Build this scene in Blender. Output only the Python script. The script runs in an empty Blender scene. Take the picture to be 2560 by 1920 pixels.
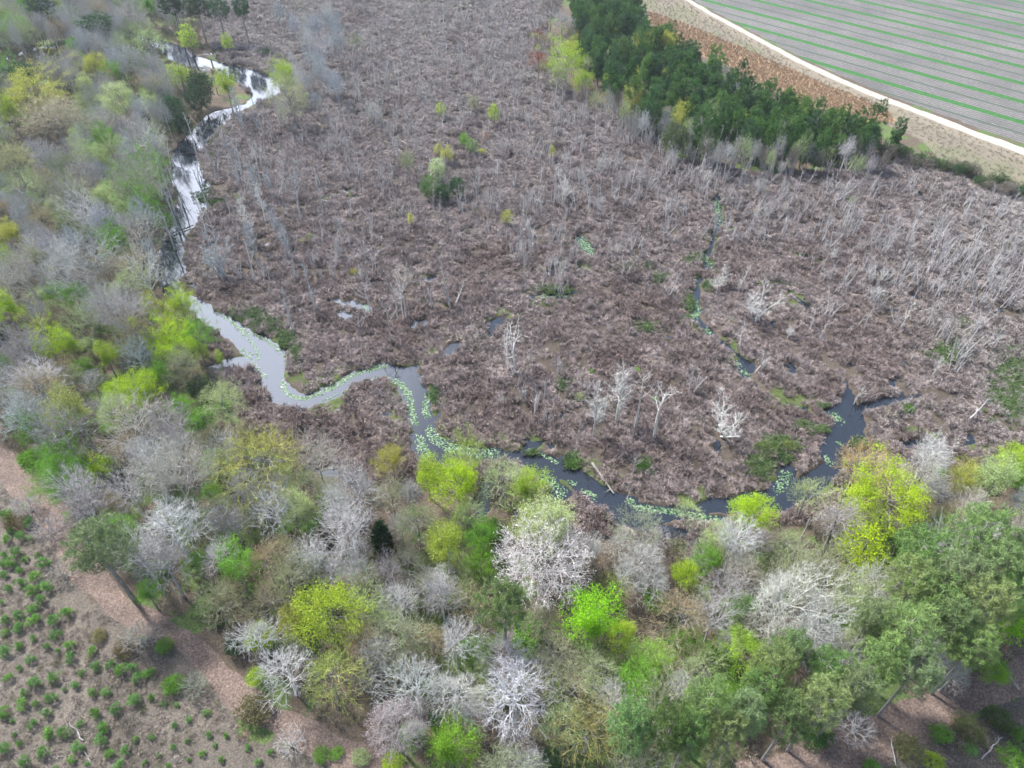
import bpy, math, random
import numpy as np
from mathutils import Vector, Matrix
R_ = math.radians
random.seed(7)
C = bpy.context.scene
COL = C.collection

# ------------------------------------------------------------------ camera, world, sun, exposure
PITCH, CAMH, FPX = R_(42.5), 100.0, 1775.0
cam = bpy.data.cameras.new('camera'); cam_o = bpy.data.objects.new('camera', cam); COL.objects.link(cam_o)
cam.sensor_width = 36; cam.lens = FPX / 2560 * 36; cam.clip_start = 0.5; cam.clip_end = 6000
cam_o.location = (0, 0, CAMH); cam_o.rotation_euler = (math.pi / 2 - PITCH, 0, 0)
C.camera = cam_o

SUN_AZ, SUN_EL = R_(-48), R_(48)          # azimuth from +Y towards +X
w = bpy.data.worlds.new('World'); C.world = w; w.use_nodes = True
nt = w.node_tree; nt.nodes.clear(); N = nt.nodes.new; L = nt.links.new
out = N('ShaderNodeOutputWorld'); bg = N('ShaderNodeBackground'); L(bg.outputs[0], out.inputs[0])
sky = N('ShaderNodeTexSky'); sky.sky_type = 'NISHITA'; sky.sun_disc = False
sky.sun_elevation = SUN_EL; sky.sun_rotation = SUN_AZ; sky.air_density = 1.0; sky.dust_density = 2.0
tc = N('ShaderNodeTexCoord')
noi = N('ShaderNodeTexNoise'); noi.inputs['Scale'].default_value = 1.6; noi.inputs['Detail'].default_value = 5
L(tc.outputs['Generated'], noi.inputs['Vector'])
# bright cloud around the veiled sun, thinner away from it
sund = Vector((math.sin(R_(-33)) * math.cos(R_(30)), math.cos(R_(-33)) * math.cos(R_(30)), math.sin(R_(30))))
dot = N('ShaderNodeVectorMath'); dot.operation = 'DOT_PRODUCT'; L(tc.outputs['Generated'], dot.inputs[0]); dot.inputs[1].default_value = sund
mr = N('ShaderNodeMapRange'); mr.inputs['From Min'].default_value = 0.885; mr.inputs['From Max'].default_value = 0.985
mr.interpolation_type = 'SMOOTHSTEP'; L(dot.outputs['Value'], mr.inputs['Value'])
nz = N('ShaderNodeMapRange'); nz.inputs['From Min'].default_value = 0.40; nz.inputs['From Max'].default_value = 0.62; L(noi.outputs['Fac'], nz.inputs['Value'])
nz.inputs['To Min'].default_value = 0.3; nz.inputs['To Max'].default_value = 0.62
cl = N('ShaderNodeMix'); cl.data_type = 'RGBA'; L(nz.outputs[0], cl.inputs['Factor']); L(sky.outputs[0], cl.inputs['A'])
cl.inputs['B'].default_value = (3.9, 4.9, 7.0, 1)
gl = N('ShaderNodeMix'); gl.data_type = 'RGBA'; L(mr.outputs[0], gl.inputs['Factor']); L(cl.outputs['Result'], gl.inputs['A'])
gl.inputs['B'].default_value = (25, 27, 32, 1)
L(gl.outputs['Result'], bg.inputs['Color']); bg.inputs['Strength'].default_value = 0.085

sl = bpy.data.lights.new('sun', 'SUN'); sl.energy = 3.4; sl.angle = R_(6); sl.color = (1.0, 0.985, 0.965)
so = bpy.data.objects.new('sun', sl); COL.objects.link(so)
sv = Vector((math.sin(SUN_AZ) * math.cos(SUN_EL), math.cos(SUN_AZ) * math.cos(SUN_EL), math.sin(SUN_EL)))
so.rotation_euler = sv.to_track_quat('Z', 'Y').to_euler(); so.location = (0, 0, 200)
C.view_settings.view_transform = 'Standard'; C.view_settings.look = 'None'
C.view_settings.exposure = 1.12; C.view_settings.gamma = 1
C.render.engine = 'CYCLES'
C.cycles.use_adaptive_sampling = True; C.cycles.adaptive_threshold = .035; C.cycles.max_bounces = 4; C.cycles.diffuse_bounces = 1; C.cycles.glossy_bounces = 2; C.cycles.transmission_bounces = 2
C.cycles.transparent_max_bounces = 4; C.cycles.caustics_reflective = False; C.cycles.caustics_refractive = False

# ------------------------------------------------------------------ pixel <-> ground (positions read off the survey picture, 2212 px wide)
K = 2560 / 2212
FW = Vector((0, math.cos(PITCH), -math.sin(PITCH))); UP = Vector((0, math.sin(PITCH), math.cos(PITCH)))
def G(x, y, z=0.0):
    sx = (x * K - 1280) / FPX; sy = (960 - y * K) / FPX
    d = Vector((sx, 0, 0)) + UP * sy + FW
    if d.z > -0.03: d.z = -0.03
    t = (z - CAMH) / d.z
    return Vector((d.x * t, d.y * t, z))
def mpp(x, y, z=0.0):                     # metres per survey pixel across the view
    p = G(x, y, z); return ((p - Vector((0, 0, CAMH))).dot(FW)) / FPX * K
def D(p):
    v = Vector(p) - Vector((0, 0, CAMH)); zc = v.dot(FW)
    return ((v.x / zc) * FPX + 1280) / K, (960 - v.dot(UP) / zc * FPX) / K
def R(k, x, y):                           # enlarged region k -> survey pixels
    ox, oy = [(0, 0), (850, 0), (1700, 0), (0, 640), (850, 640), (1700, 640), (0, 1280), (850, 1280), (1700, 1280)][k - 1]
    return (ox + x / 2.572) / K, (oy + y / 2.572) / K

# ------------------------------------------------------------------ value noise in numpy
def vnoise(x, y, s, seed=0):
    x = x / s; y = y / s
    xi = np.floor(x).astype(np.int64); yi = np.floor(y).astype(np.int64); fx = x - xi; fy = y - yi
    fx = fx * fx * (3 - 2 * fx); fy = fy * fy * (3 - 2 * fy)
    def h(a, b):
        n = (a * 374761393 + b * 668265263 + seed * 982451653) & 0x7fffffff
        n = ((n ^ (n >> 13)) * 1274126177) & 0x7fffffff
        return ((n ^ (n >> 16)) & 0xffff) / 65535.0
    a = h(xi, yi); b = h(xi + 1, yi); c = h(xi, yi + 1); d = h(xi + 1, yi + 1)
    return (a * (1 - fx) + b * fx) * (1 - fy) + (c * (1 - fx) + d * fx) * fy
def fbm(x, y, s, seed=0, o=4):
    t = 0; a = 1; n = 0
    for i in range(o):
        t = t + a * vnoise(x, y, s / 2 ** i, seed + i); n += a; a *= .5
    return t / n
def inpoly(px, py, poly):
    r = np.zeros(np.shape(px), bool); n = len(poly)
    for i in range(n):
        x1, y1 = poly[i]; x2, y2 = poly[(i + 1) % n]
        if y1 == y2: continue
        c = ((y1 > py) != (y2 > py)) & (px < (x2 - x1) * (py - y1) / (y2 - y1) + x1)
        r ^= c
    return r
def segdist(px, py, line, hw):
    """distance to a polyline minus the half-width interpolated along it"""
    best = np.full(np.shape(px), 1e9)
    for i in range(len(line) - 1):
        ax, ay = line[i][:2]; bx, by = line[i + 1][:2]
        dx, dy = bx - ax, by - ay; l2 = dx * dx + dy * dy + 1e-9
        t = np.clip(((px - ax) * dx + (py - ay) * dy) / l2, 0, 1)
        d = np.hypot(px - ax - t * dx, py - ay - t * dy) - (hw[i] + (hw[i + 1] - hw[i]) * t)
        best = np.minimum(best, d)
    return best
def W(poly, z=0): return [tuple(G(x, y, z)[:2]) for x, y in poly]

# ------------------------------------------------------------------ materials
def mat(name, build):
    m = bpy.data.materials.new(name); m.use_nodes = True
    t = m.node_tree; t.nodes.clear(); o = t.nodes.new('ShaderNodeOutputMaterial')
    b = t.nodes.new('ShaderNodeBsdfPrincipled'); b.inputs['Roughness'].default_value = .85
    b.inputs['Specular IOR Level'].default_value = .25
    t.links.new(b.outputs[0], o.inputs[0]); build(t, b, o); return m
def nnoise(t, scale, detail=4, rough=.6, coord='Position'):
    n = t.nodes.new('ShaderNodeTexNoise'); n.inputs['Scale'].default_value = scale
    n.inputs['Detail'].default_value = detail; n.inputs['Roughness'].default_value = rough
    if coord == 'Position':
        g = t.nodes.new('ShaderNodeNewGeometry'); t.links.new(g.outputs['Position'], n.inputs['Vector'])
    return n.outputs['Fac']
def ramp(t, fac, stops):
    r = t.nodes.new('ShaderNodeValToRGB'); e = r.color_ramp.elements
    while len(e) < len(stops): e.new(.5)
    for i, (p, c) in enumerate(stops): e[i].position = p; e[i].color = (*c, 1) if len(c) == 3 else c
    t.links.new(fac, r.inputs[0]); return r.outputs[0]
def mix(t, a, b, fac, mode='MIX'):
    m = t.nodes.new('ShaderNodeMix'); m.data_type = 'RGBA'; m.blend_type = mode
    for s, v in (('Factor', fac), ('A', a), ('B', b)):
        if hasattr(v, 'links'): t.links.new(v, m.inputs[s])
        elif s == 'Factor': m.inputs[s].default_value = v
        else: m.inputs[s].default_value = (*v, 1)
    return m.outputs['Result']
def objcolor(t):
    return t.nodes.new('ShaderNodeObjectInfo').outputs['Color']
def m_bark(t, b, o):
    n = nnoise(t, 1.7); v = ramp(t, n, [(.3, (.62,) * 3), (.7, (1.25,) * 3)])
    t.links.new(mix(t, objcolor(t), v, 1.0, 'MULTIPLY'), b.inputs['Base Color'])
BARK = mat('bark', m_bark)
def leafy(lo, hi, scale, trans=.35):
    def f(t, b, o):
        n = nnoise(t, scale, 3); v = ramp(t, n, [(.3, lo), (.7, hi)])
        c = mix(t, objcolor(t), v, 1.0, 'MULTIPLY'); t.links.new(c, b.inputs['Base Color'])
        tr = t.nodes.new('ShaderNodeBsdfTranslucent'); t.links.new(c, tr.inputs[0])
        ms = t.nodes.new('ShaderNodeMixShader'); ms.inputs[0].default_value = trans
        t.links.new(b.outputs[0], ms.inputs[1]); t.links.new(tr.outputs[0], ms.inputs[2]); t.links.new(ms.outputs[0], o.inputs[0])
    return f
LEAF = mat('leaves', leafy((.62, .66, .6), (1.25, 1.2, 1.2), .55))
NEEDLE = mat('needles', leafy((.6, .66, .7), (1.3, 1.2, 1.1), .6, .2))
PETAL = mat('blossom', leafy((.85, .82, .8), (1.1, 1.1, 1.1), .7))

# ------------------------------------------------------------------ mesh building
def mesh(name, V, F, mats, fm=None, smooth=False):
    V = np.asarray(V, np.float32); F = np.asarray(F, np.int32)
    me = bpy.data.meshes.new(name); k = F.shape[1]
    me.vertices.add(len(V)); me.vertices.foreach_set('co', V.ravel())
    me.loops.add(F.size); me.loops.foreach_set('vertex_index', F.ravel())
    me.polygons.add(len(F)); me.polygons.foreach_set('loop_start', np.arange(0, F.size, k, dtype=np.int32))
    for m in mats: me.materials.append(m)
    if fm is not None: me.polygons.foreach_set('material_index', np.asarray(fm, np.int32))
    me.update(calc_edges=True)
    if smooth: me.polygons.foreach_set('use_smooth', np.ones(len(F), bool))
    return me
class Geo:
    """triangles only, collected in chunks"""
    def __init__(s): s.V = []; s.F = []; s.M = []; s.n = 0
    def add(s, V, F, m=0):
        V = np.asarray(V, float).reshape(-1, 3); F = np.asarray(F, int).reshape(-1, 3)
        s.V.append(V); s.F.append(F + s.n); s.M.append(np.full(len(F), m)); s.n += len(V)
    def tubes(s, A, B, ra, rb, sides=4, m=0):
        A = np.asarray(A, float); B = np.asarray(B, float); ra = np.asarray(ra, float); rb = np.asarray(rb, float)
        if not len(A): return
        d = B - A; d /= np.linalg.norm(d, axis=1, keepdims=True) + 1e-9
        ref = np.where(np.abs(d[:, 2:3]) < .9, [[0, 0, 1.]], [[1., 0, 0]])
        u = np.cross(d, ref); u /= np.linalg.norm(u, axis=1, keepdims=True) + 1e-9; v = np.cross(d, u)
        an = np.arange(sides) * 2 * math.pi / sides
        ring = u[:, None] * np.cos(an)[None, :, None] + v[:, None] * np.sin(an)[None, :, None]
        P = np.concatenate([A[:, None] + ring * ra[:, None, None], B[:, None] + ring * rb[:, None, None]], 1)
        n = len(A); base = (np.arange(n) * 2 * sides)[:, None]; f = []
        for i in range(sides):
            j = (i + 1) % sides
            f.append(np.concatenate([base + i, base + j, base + sides + j], 1)); f.append(np.concatenate([base + i, base + sides + j, base + sides + i], 1))
        s.add(P.reshape(-1, 3), np.concatenate(f), m)
    def blades(s, A, B, wd, m=0, rng=np.random):
        """one tapering triangle per twig or blade"""
        A = np.asarray(A, float); B = np.asarray(B, float); d = B - A
        r = rng.normal(size=A.shape); u = np.cross(d, r); u /= np.linalg.norm(u, axis=1, keepdims=True) + 1e-9
        wd = np.broadcast_to(np.asarray(wd, float), (len(A),))[:, None]
        P = np.stack([A - u * wd, A + u * wd, B], 1).reshape(-1, 3)
        s.add(P, np.arange(len(P)).reshape(-1, 3), m)
    def leaves(s, Pc, size, m=0, rng=np.random, up=.5):
        """small two-triangle leaves turned every way"""
        n = len(Pc); a = rng.normal(size=(n, 3)); a /= np.linalg.norm(a, axis=1, keepdims=True)
        nr = rng.normal(size=(n, 3)); nr[:, 2] = np.abs(nr[:, 2]) + up; b = np.cross(nr, a); b /= np.linalg.norm(b, axis=1, keepdims=True) + 1e-9
        sz = (size * rng.uniform(.6, 1.35, n))[:, None]
        P = np.stack([Pc - a * sz, Pc - b * sz * .6, Pc + a * sz, Pc + b * sz * .6], 1).reshape(-1, 3)
        q = np.arange(n)[:, None] * 4
        s.add(P, np.concatenate([q + [0, 1, 2], q + [0, 2, 3]]), m)
    def mesh(s, name, mats):
        return mesh(name, np.concatenate(s.V), np.concatenate(s.F), mats, np.concatenate(s.M))

def kmeans(P, k, rng):
    k = min(k, len(P)); c = P[rng.choice(len(P), k, replace=False)]
    for _ in range(3):
        a = np.argmin(((P[:, None] - c[None]) ** 2).sum(2), 1)
        c = np.array([P[a == i].mean(0) if (a == i).any() else c[i] for i in range(k)])
    a = np.argmin(((P[:, None] - c[None]) ** 2).sum(2), 1)
    return [P[a == i] for i in range(k) if (a == i).any()]

def branch_tree(rng, tips, z0, z1, rtip=.012, rexp=.47, lead=.55, wob=.1, trunk_lean=0.0, ztop=None, stems=1):
    """limbs that fork from a trunk until they reach every tip: returns segments, and for every tip its position and direction"""
    S = []; T = []
    def curve(a, b, da, ra, rb, n):
        L_ = np.linalg.norm(b - a); m = a + da * L_ * .45; p = a
        for i in range(1, n + 1):
            t = i / n; q = (1 - t) ** 2 * a + 2 * t * (1 - t) * m + t * t * b
            if i < n: q = q + rng.normal(size=3) * L_ * wob * .35
            S.append((p, q, ra + (rb - ra) * (i - 1) / n, ra + (rb - ra) * t)); last = q - p; p = q
        return last / (np.linalg.norm(last) + 1e-9)
    def rec(P, a, da, ra, lev):
        n = len(P)
        if n == 1 or lev > 7:
            for q in P:
                d = curve(a, q, da, min(ra, rtip * 1.8), rtip, 2); T.append((q, d))
            return
        for Q in kmeans(P, 4 if lev < 2 else 3, rng):
            c = Q.mean(0); t = lead * rng.uniform(.75, 1.15)
            if len(Q) == 1: t = 1
            node = a + (c - a) * t; node[2] -= .04 * np.linalg.norm(c[:2] - a[:2])
            r = rtip * len(Q) ** rexp + .004
            d = curve(a, node, da * .6 + (c - a) / (np.linalg.norm(c - a) + 1e-9) * .4, min(ra, r * 1.15), r, 3 if lev < 3 else 2)
            if len(Q) == 1: T.append((node, d))
            else: rec(Q, node, d, r, lev + 1)
    rt = rtip * len(tips) ** rexp * 1.25
    ztop = ztop or z1
    nz_ = 7; tr = []; lean = rng.normal(size=2) * trunk_lean; ph = rng.uniform(0, 6, 2)
    for i in range(nz_ + 1):
        t = i / nz_; z = ztop * t
        tr.append(np.array([lean[0] * t + .12 * math.sin(ph[0] + 4 * t) * t, lean[1] * t + .12 * math.sin(ph[1] + 5 * t) * t, z]))
    rad = [rt * (1.25 if i == 0 else 1) * (1 - .75 * (i / nz_) * (ztop * i / nz_ / ztop)) for i in range(nz_ + 1)]
    for i in range(nz_): S.append((tr[i], tr[i + 1], rad[i], rad[i + 1]))
    def at(z):
        t = min(max(z / ztop, 0), 1) * nz_; i = min(int(t), nz_ - 1); f = t - i
        return tr[i] * (1 - f) + tr[i + 1] * f
    for Q in kmeans(tips, 9 if z1 - z0 < 4 else 14, rng):
        c = Q.mean(0); h = np.hypot(c[0], c[1])
        z = min(max(c[2] - h * .75 - .3, z0), z1) if c[2] > z0 else z0
        a = at(z); d = c - a; d /= np.linalg.norm(d) + 1e-9
        r = rtip * len(Q) ** rexp * 1.1
        node = a + (c - a) * lead * rng.uniform(.7, 1.0)
        dd = curve(a, node, d * .6 + np.array([0, 0, .4]), r * 1.25, r, 4)
        rec(Q, node, dd, r, 1)
    return S, T

def envelope(rng, n, Rr, zc, hz, shell=.55, lumps=7, lump=.28, bottom=-.5, cone=0.0):
    """tips inside a lumpy crown"""
    L_ = rng.normal(size=(lumps, 3)); L_ /= np.linalg.norm(L_, axis=1, keepdims=True); A = rng.uniform(-lump, lump, lumps)
    P = []
    while len(P) < n:
        d = rng.normal(size=3); d /= np.linalg.norm(d)
        if d[2] < bottom: continue
        k = 1 + (A * np.clip(L_ @ d, 0, 1) ** 3).sum()
        r = (shell + (1 - shell) * rng.random() ** .7) if rng.random() < .75 else rng.uniform(.25, 1)
        p = d * r * k; q = np.array([p[0] * Rr, p[1] * Rr, zc + p[2] * hz])
        if cone: s = 1 - cone * (p[2] + 1) / 2; q[0] *= s; q[1] *= s
        P.append(q)
    return np.array(P)

def seg_geo(g, S, m=0, thin=.035):
    A = np.array([s[0] for s in S]); B = np.array([s[1] for s in S]); ra = np.array([s[2] for s in S]); rb = np.array([s[3] for s in S])
    big = ra > thin
    g.tubes(A[big], B[big], ra[big], rb[big], 5, m); g.tubes(A[~big], B[~big], ra[~big], rb[~big], 3, m)

def tree_meshes(name, seed, Rr=6, H=16, hz=None, tips=520, z0=None, twig=(5, .9, .017), leaf=None, leafmat=None,
                puff=None, rtip=.013, bottom=-.35, shell=.55, lump=.28, wob=.1, lead=.55, cone=0., ztop=None, lean=.3, rexp=.47, split=True):
    rng = np.random.default_rng(seed); hz = hz or H * .36; zc = H - hz; z0 = z0 if z0 is not None else H * .3
    P = envelope(rng, tips, Rr, zc, hz, shell, 8, lump, bottom, cone)
    S, T = branch_tree(rng, P, z0, ztop or H * .55, rtip, rexp, lead, wob, lean, ztop=ztop or H * .55)
    tp = np.array([t[0] for t in T]); td = np.array([t[1] for t in T])
    trunk = Geo(); crown = Geo()
    if split:
        seg_geo(trunk, [s for s in S if s[2] > .045]); sm = [s for s in S if s[2] <= .045]
        if sm: seg_geo(crown, sm, 1 if leaf or puff else 0)
    else: seg_geo(trunk, S)
    cm = 1 if (leaf or puff) else 0
    if not split: crown = trunk; cm = 0
    lm = 0 if split else 1
    if twig:
        n, ln, wd = twig; A = np.repeat(tp, n, 0); dr = np.repeat(td, n, 0) + rng.normal(size=(len(A), 3)) * .55; dr[:, 2] += .25
        dr /= np.linalg.norm(dr, axis=1, keepdims=True); st = rng.uniform(-.5, .1, len(A))[:, None] * np.repeat(td, n, 0)
        A = A + st; B = A + dr * (ln * rng.uniform(.5, 1.3, len(A)))[:, None]
        crown.blades(A, B, wd, cm, rng)
        M = A + (B - A) * .45; d2 = (B - A) + rng.normal(size=A.shape) * ln * .45
        crown.blades(M, M + d2 * .5, wd * .7, cm, rng)
    if leaf:
        n, spread, size = leaf; Pc = np.repeat(tp, n, 0) + rng.normal(size=(len(tp) * n, 3)) * spread
        crown.leaves(Pc, size, lm, rng)
    if puff:
        n, ln, wd = puff; A = np.repeat(tp, n, 0) + rng.normal(size=(len(tp) * n, 3)) * ln * .3
        dr = rng.normal(size=A.shape); dr[:, 2] += .5; dr /= np.linalg.norm(dr, axis=1, keepdims=True)
        crown.blades(A, A + dr * (ln * rng.uniform(.6, 1.2, len(A)))[:, None], wd, lm, rng)
    if split:
        mats = [leafmat, BARK] if (leaf or puff) else [BARK]
        return trunk.mesh(name + '_trunk', [BARK]), crown.mesh(name + '_crown', mats), Rr, H, zc, hz
    return trunk.mesh(name, [BARK, leafmat or LEAF]), None, Rr, H, zc, hz

# ------------------------------------------------------------------ registry, labels
THINGS = []; ANCH = {}
def tag(o, label=None, cat=None, group=None, kind=None):
    if label: o['label'] = label
    if cat: o['category'] = cat
    if group: o['group'] = group
    if kind: o['kind'] = kind
    return o
def link(name, me, parent=None, color=None):
    o = bpy.data.objects.new(name, me); COL.objects.link(o)
    if parent: o.parent = parent
    if color: o.color = (*color, 1)
    return o
def struct(name, me): return tag(link(name, me), kind='structure')
def register(o, look, cat, group, x, y, label=None, size=0):
    o['category'] = cat
    if group: o['group'] = group
    THINGS.append(dict(o=o, look=look, x=x, y=y, label=label, size=size))
ORD = ['', 'second', 'third', 'fourth', 'fifth', 'sixth', 'seventh', 'eighth', 'ninth', 'tenth', 'eleventh', 'twelfth', 'thirteenth', 'fourteenth', 'fifteenth', 'sixteenth']
def write_labels():
    names = list(ANCH); P = np.array([ANCH[n] for n in names], float); groups = {}
    for t in THINGS:
        if t['label']: t['o']['label'] = t['label']; continue
        p = np.array([t['x'], t['y']]); d = np.hypot(*((P - p) * [1, 1.35]).T); i = int(np.argmin(np.where(d < 6, 1e9, d)))
        v = p - P[i]; best = None
        for j in range(len(P)):
            if j == i: continue
            u = P[j] - P[i]; lu = np.hypot(*u)
            if lu < 1: continue
            cosv = (u @ v) / (lu * (np.hypot(*v) + 1e-6)); sc = (1 - cosv) * 3 + lu / 700
            if best is None or sc < best[0]: best = (sc, j)
        groups.setdefault((t['look'], i, best[1]), []).append((np.hypot(*v), id(t), t))
    for (look, i, j), ts in groups.items():
        ts.sort(key=lambda q: q[0])
        for k, (_, _, t) in enumerate(ts):
            o_ = ORD[k] + ' ' if 0 < k < len(ORD) else ('first ' if k == 0 and len(ts) > 1 else '')
            t['o']['label'] = f"{o_}{look} from {names[i]} towards {names[j]}" if k < len(ORD) else f"{look} in the crowd from {names[i]} towards {names[j]}"

# ------------------------------------------------------------------ species (each a few shapes, copied later)
BARE = [tree_meshes('bare_tree', 10 + i, Rr=6, H=17 + (i % 3), tips=520, hz=6.6 + .8 * (i % 3), z0=4, twig=(5, .95, .017), bottom=-.4, wob=.24, shell=.35, lump=.85, rtip=.0165, rexp=.44) for i in range(8)]
GREAT = [tree_meshes('bare_tree', 25 + i, Rr=8.5, H=19, tips=1300, hz=7.4, z0=4, twig=(5, 1.0, .018), bottom=-.5, wob=.22, shell=.35, lump=.9, rtip=.0105, rexp=.44) for i in range(3)]
BLUSH = [tree_meshes('budding_tree', 30 + i, Rr=6, H=17, tips=520, hz=6.8, z0=4, twig=(4, .85, .02), leaf=(3, .36, .085), leafmat=LEAF, bottom=-.45, wob=.2, shell=.38, lump=.8, rtip=.016, rexp=.45) for i in range(5)]
LEAFY = [tree_meshes('leafing_tree', 50 + i, Rr=5, H=16, tips=230, hz=6.4, z0=4.5, twig=(5, .8, .018), leaf=(36, .46, .105), leafmat=LEAF, bottom=-.6, lump=.95, shell=.4, rtip=.018) for i in range(6)]
DENSE = [tree_meshes('dense_tree', 70 + i, Rr=4, H=10, tips=330, hz=4.2, z0=2, twig=None, leaf=(16, .34, .15), leafmat=LEAF, bottom=-.85, lump=.35, shell=.6) for i in range(3)]
BLOSSOM = [tree_meshes('blossom_tree', 80 + i, Rr=7, H=15, tips=1000, hz=6, z0=3.5, twig=(4, .8, .018), leaf=(6, .28, .095), leafmat=PETAL, bottom=-.5, lump=.5, shell=.42) for i in range(2)]
PINE = [tree_meshes('pine_tree', 90 + i, Rr=3.6, H=18, tips=230, hz=4.4, z0=9, twig=None, puff=(38, .58, .034), leafmat=NEEDLE, bottom=-.8, lump=.35, ztop=16.5, rtip=.014, shell=.5, lead=.7, rexp=.5) for i in range(5)]
YPINE = [tree_meshes('young_pine', 100 + i, Rr=2.3, H=9.5, tips=150, hz=4.6, z0=.8, twig=None, puff=(34, .5, .05), leafmat=NEEDLE, bottom=-.95, lump=.6, ztop=9, rtip=.012, cone=.3, lead=.8, split=False) for i in range(4)]
CEDAR = [tree_meshes('cedar_tree', 110 + i, Rr=2.2, H=9, tips=260, hz=4.4, z0=.5, twig=None, puff=(46, .34, .05), leafmat=NEEDLE, bottom=-.97, lump=.2, ztop=8.4, rtip=.012, cone=.6, lead=.8) for i in range(2)]
SAPL = [tree_meshes('pine_sapling', 120 + i, Rr=.95, H=1.9, tips=34, hz=.9, z0=.15, twig=None, puff=(26, .32, .026), leafmat=NEEDLE, bottom=-.8, lump=.35, ztop=1.6, rtip=.007, cone=.3, lead=.9, lean=.05, split=False) for i in range(5)]
BUSH = [tree_meshes('bush', 130 + i, Rr=2, H=2.6, tips=200, hz=1.3, z0=.1, twig=(2, .35, .013), leaf=(8, .2, .1), leafmat=LEAF, bottom=-.7, lump=.4, ztop=1.2, rtip=.008, lead=.7, lean=.1, split=False) for i in range(4)]
TWIGB = [tree_meshes('bare_bush', 140 + i, Rr=2, H=3, tips=170, hz=1.5, z0=.1, twig=(5, .55, .013), bottom=-.5, lump=.4, ztop=1.2, rtip=.009, lead=.6, lean=.1, split=False) for i in range(3)]
EMBER = [tree_meshes('narrow_tree', 150 + i, Rr=2.2, H=12, tips=220, hz=5, z0=3, twig=(4, .6, .015), leaf=(8, .26, .12), leafmat=LEAF, bottom=-.8, lump=.5, ztop=11, rtip=.012, lead=.7) for i in range(4)]

def snag_mesh(seed, H=12, br=14, sh=.9, multi=1, shag=0, top=False):
    rng = np.random.default_rng(seed); g = Geo(); S = []; tw = []
    for s in range(multi):
        base = np.array([*(rng.normal(size=2) * (.0 if multi == 1 else .5)), 0.]); ln = rng.normal(size=2) * (.35 if multi == 1 else 1.0)
        h = H * (1 if s == 0 else rng.uniform(.5, .95)); n = 8; pts = []; ph = rng.uniform(0, 6, 2)
        for i in range(n + 1):
            t = i / n; pts.append(base + np.array([ln[0] * t + .16 * math.sin(ph[0] + 5 * t), ln[1] * t + .16 * math.sin(ph[1] + 4 * t), h * t]))
        r0 = .016 * H + .04
        rr = [r0 * (1 - .78 * (i / n) ** .9) for i in range(n + 1)]
        for i in range(n): S.append((pts[i], pts[i + 1], rr[i], rr[i + 1]))
        for b in range(br):
            t = rng.uniform(.3 if not top else .55, .98); k = t * n; i = min(int(k), n - 1); p = pts[i] + (pts[i + 1] - pts[i]) * (k - i)
            a = rng.uniform(0, 6.28); L_ = sh * rng.uniform(.4, 1.5) * (1.6 - t) * H / 12
            d = np.array([math.cos(a), math.sin(a), rng.uniform(.3, 1.5)]); d /= np.linalg.norm(d)
            q = p + d * L_; q2 = q + (d * .5 + np.array([0, 0, .7]) + rng.normal(size=3) * .3) * L_ * .7
            r = rr[i] * .42
            S.append((p, q, r, r * .7)); S.append((q, q2, r * .7, r * .3)); tw += [(q, d), (q2, d), ((q + q2) / 2, d)]
    seg_geo(g, S, 0, .03)
    if tw:
        m = 2 + shag; A = np.repeat(np.array([t[0] for t in tw]), m, 0); dd = np.repeat(np.array([t[1] for t in tw]), m, 0) + rng.normal(size=(len(A), 3)) * .7
        dd[:, 2] += .1; g.blades(A, A + dd * .55 * rng.uniform(.5, 1.2, (len(A), 1)) * (H / 12) ** .5, .02, 0, rng)
    return g.mesh('dead_tree', [BARK])
SNAG = [snag_mesh(200 + i, 12, [8, 12, 16, 10][i % 4], [.5, .75, 1.0, .6][i % 4], [1, 1, 1, 2, 3][i % 5], [0, 3, 1][i % 3]) for i in range(12)]
SHAG = [snag_mesh(230 + i, 12, 46, .75, 1, 7) for i in range(3)]
FORK = [snag_mesh(240 + i, 12, 12, 2.2, 1, 2, True) for i in range(2)]
CLUMP = [snag_mesh(250 + i, 7, 16, 1.2, 5, 3) for i in range(4)]

# palette (real surface colours)
PAL = dict(
    lime=(.42, .58, .05), yel=(.54, .56, .10), bright=(.46, .66, .03), green=(.20, .42, .05), vivid=(.20, .46, .015),
    olive=(.40, .43, .24), pale=(.50, .60, .27), cream=(.55, .50, .34), tan=(.50, .41, .24), gold=(.47, .42, .13), dark=(.035, .085, .03), deep=(.05, .13, .045),
    pine=(.19, .32, .11), pineY=(.17, .25, .08), stand=(.08, .17, .05), sap=(.17, .36, .09), brown=(.17, .14, .06),
    red=(.42, .17, .12), white=(.86, .81, .78), pinkw=(.68, .60, .60),
    b_grey=(.50, .49, .45), b_white=(.68, .66, .62), b_mauve=(.47, .44, .42), b_tan=(.54, .50, .42), b_blue=(.50, .53, .53), b_dark=(.25, .22, .18), b_olive=(.42, .43, .31),
    b_snag=(.74, .71, .65), b_snagd=(.52, .49, .44))
KIND = dict(great=(GREAT, 'bare_tree', 'tree', 18),  # meshes, thing name, category, noun, default height, trunk colour
    bare=(BARE, 'bare_tree', 'tree', 16), bud=(BLUSH, 'budding_tree', 'tree', 16), leaf=(LEAFY, 'leafing_tree', 'tree', 16),
    dense=(DENSE, 'evergreen_tree', 'tree', 10), blossom=(BLOSSOM, 'blossoming_tree', 'tree', 14), pine=(PINE, 'pine_tree', 'pine tree', 19),
    ypine=(YPINE, 'pine_tree', 'pine tree', 9.5), cedar=(CEDAR, 'cedar_tree', 'cedar tree', 9), sap=(SAPL, 'pine_sapling', 'sapling', 1.9),
    bush=(BUSH, 'bush', 'bush', 2.6), twigb=(TWIGB, 'bare_bush', 'bush', 3), slim=(EMBER, 'slender_tree', 'tree', 12))
cnt = {}
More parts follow.
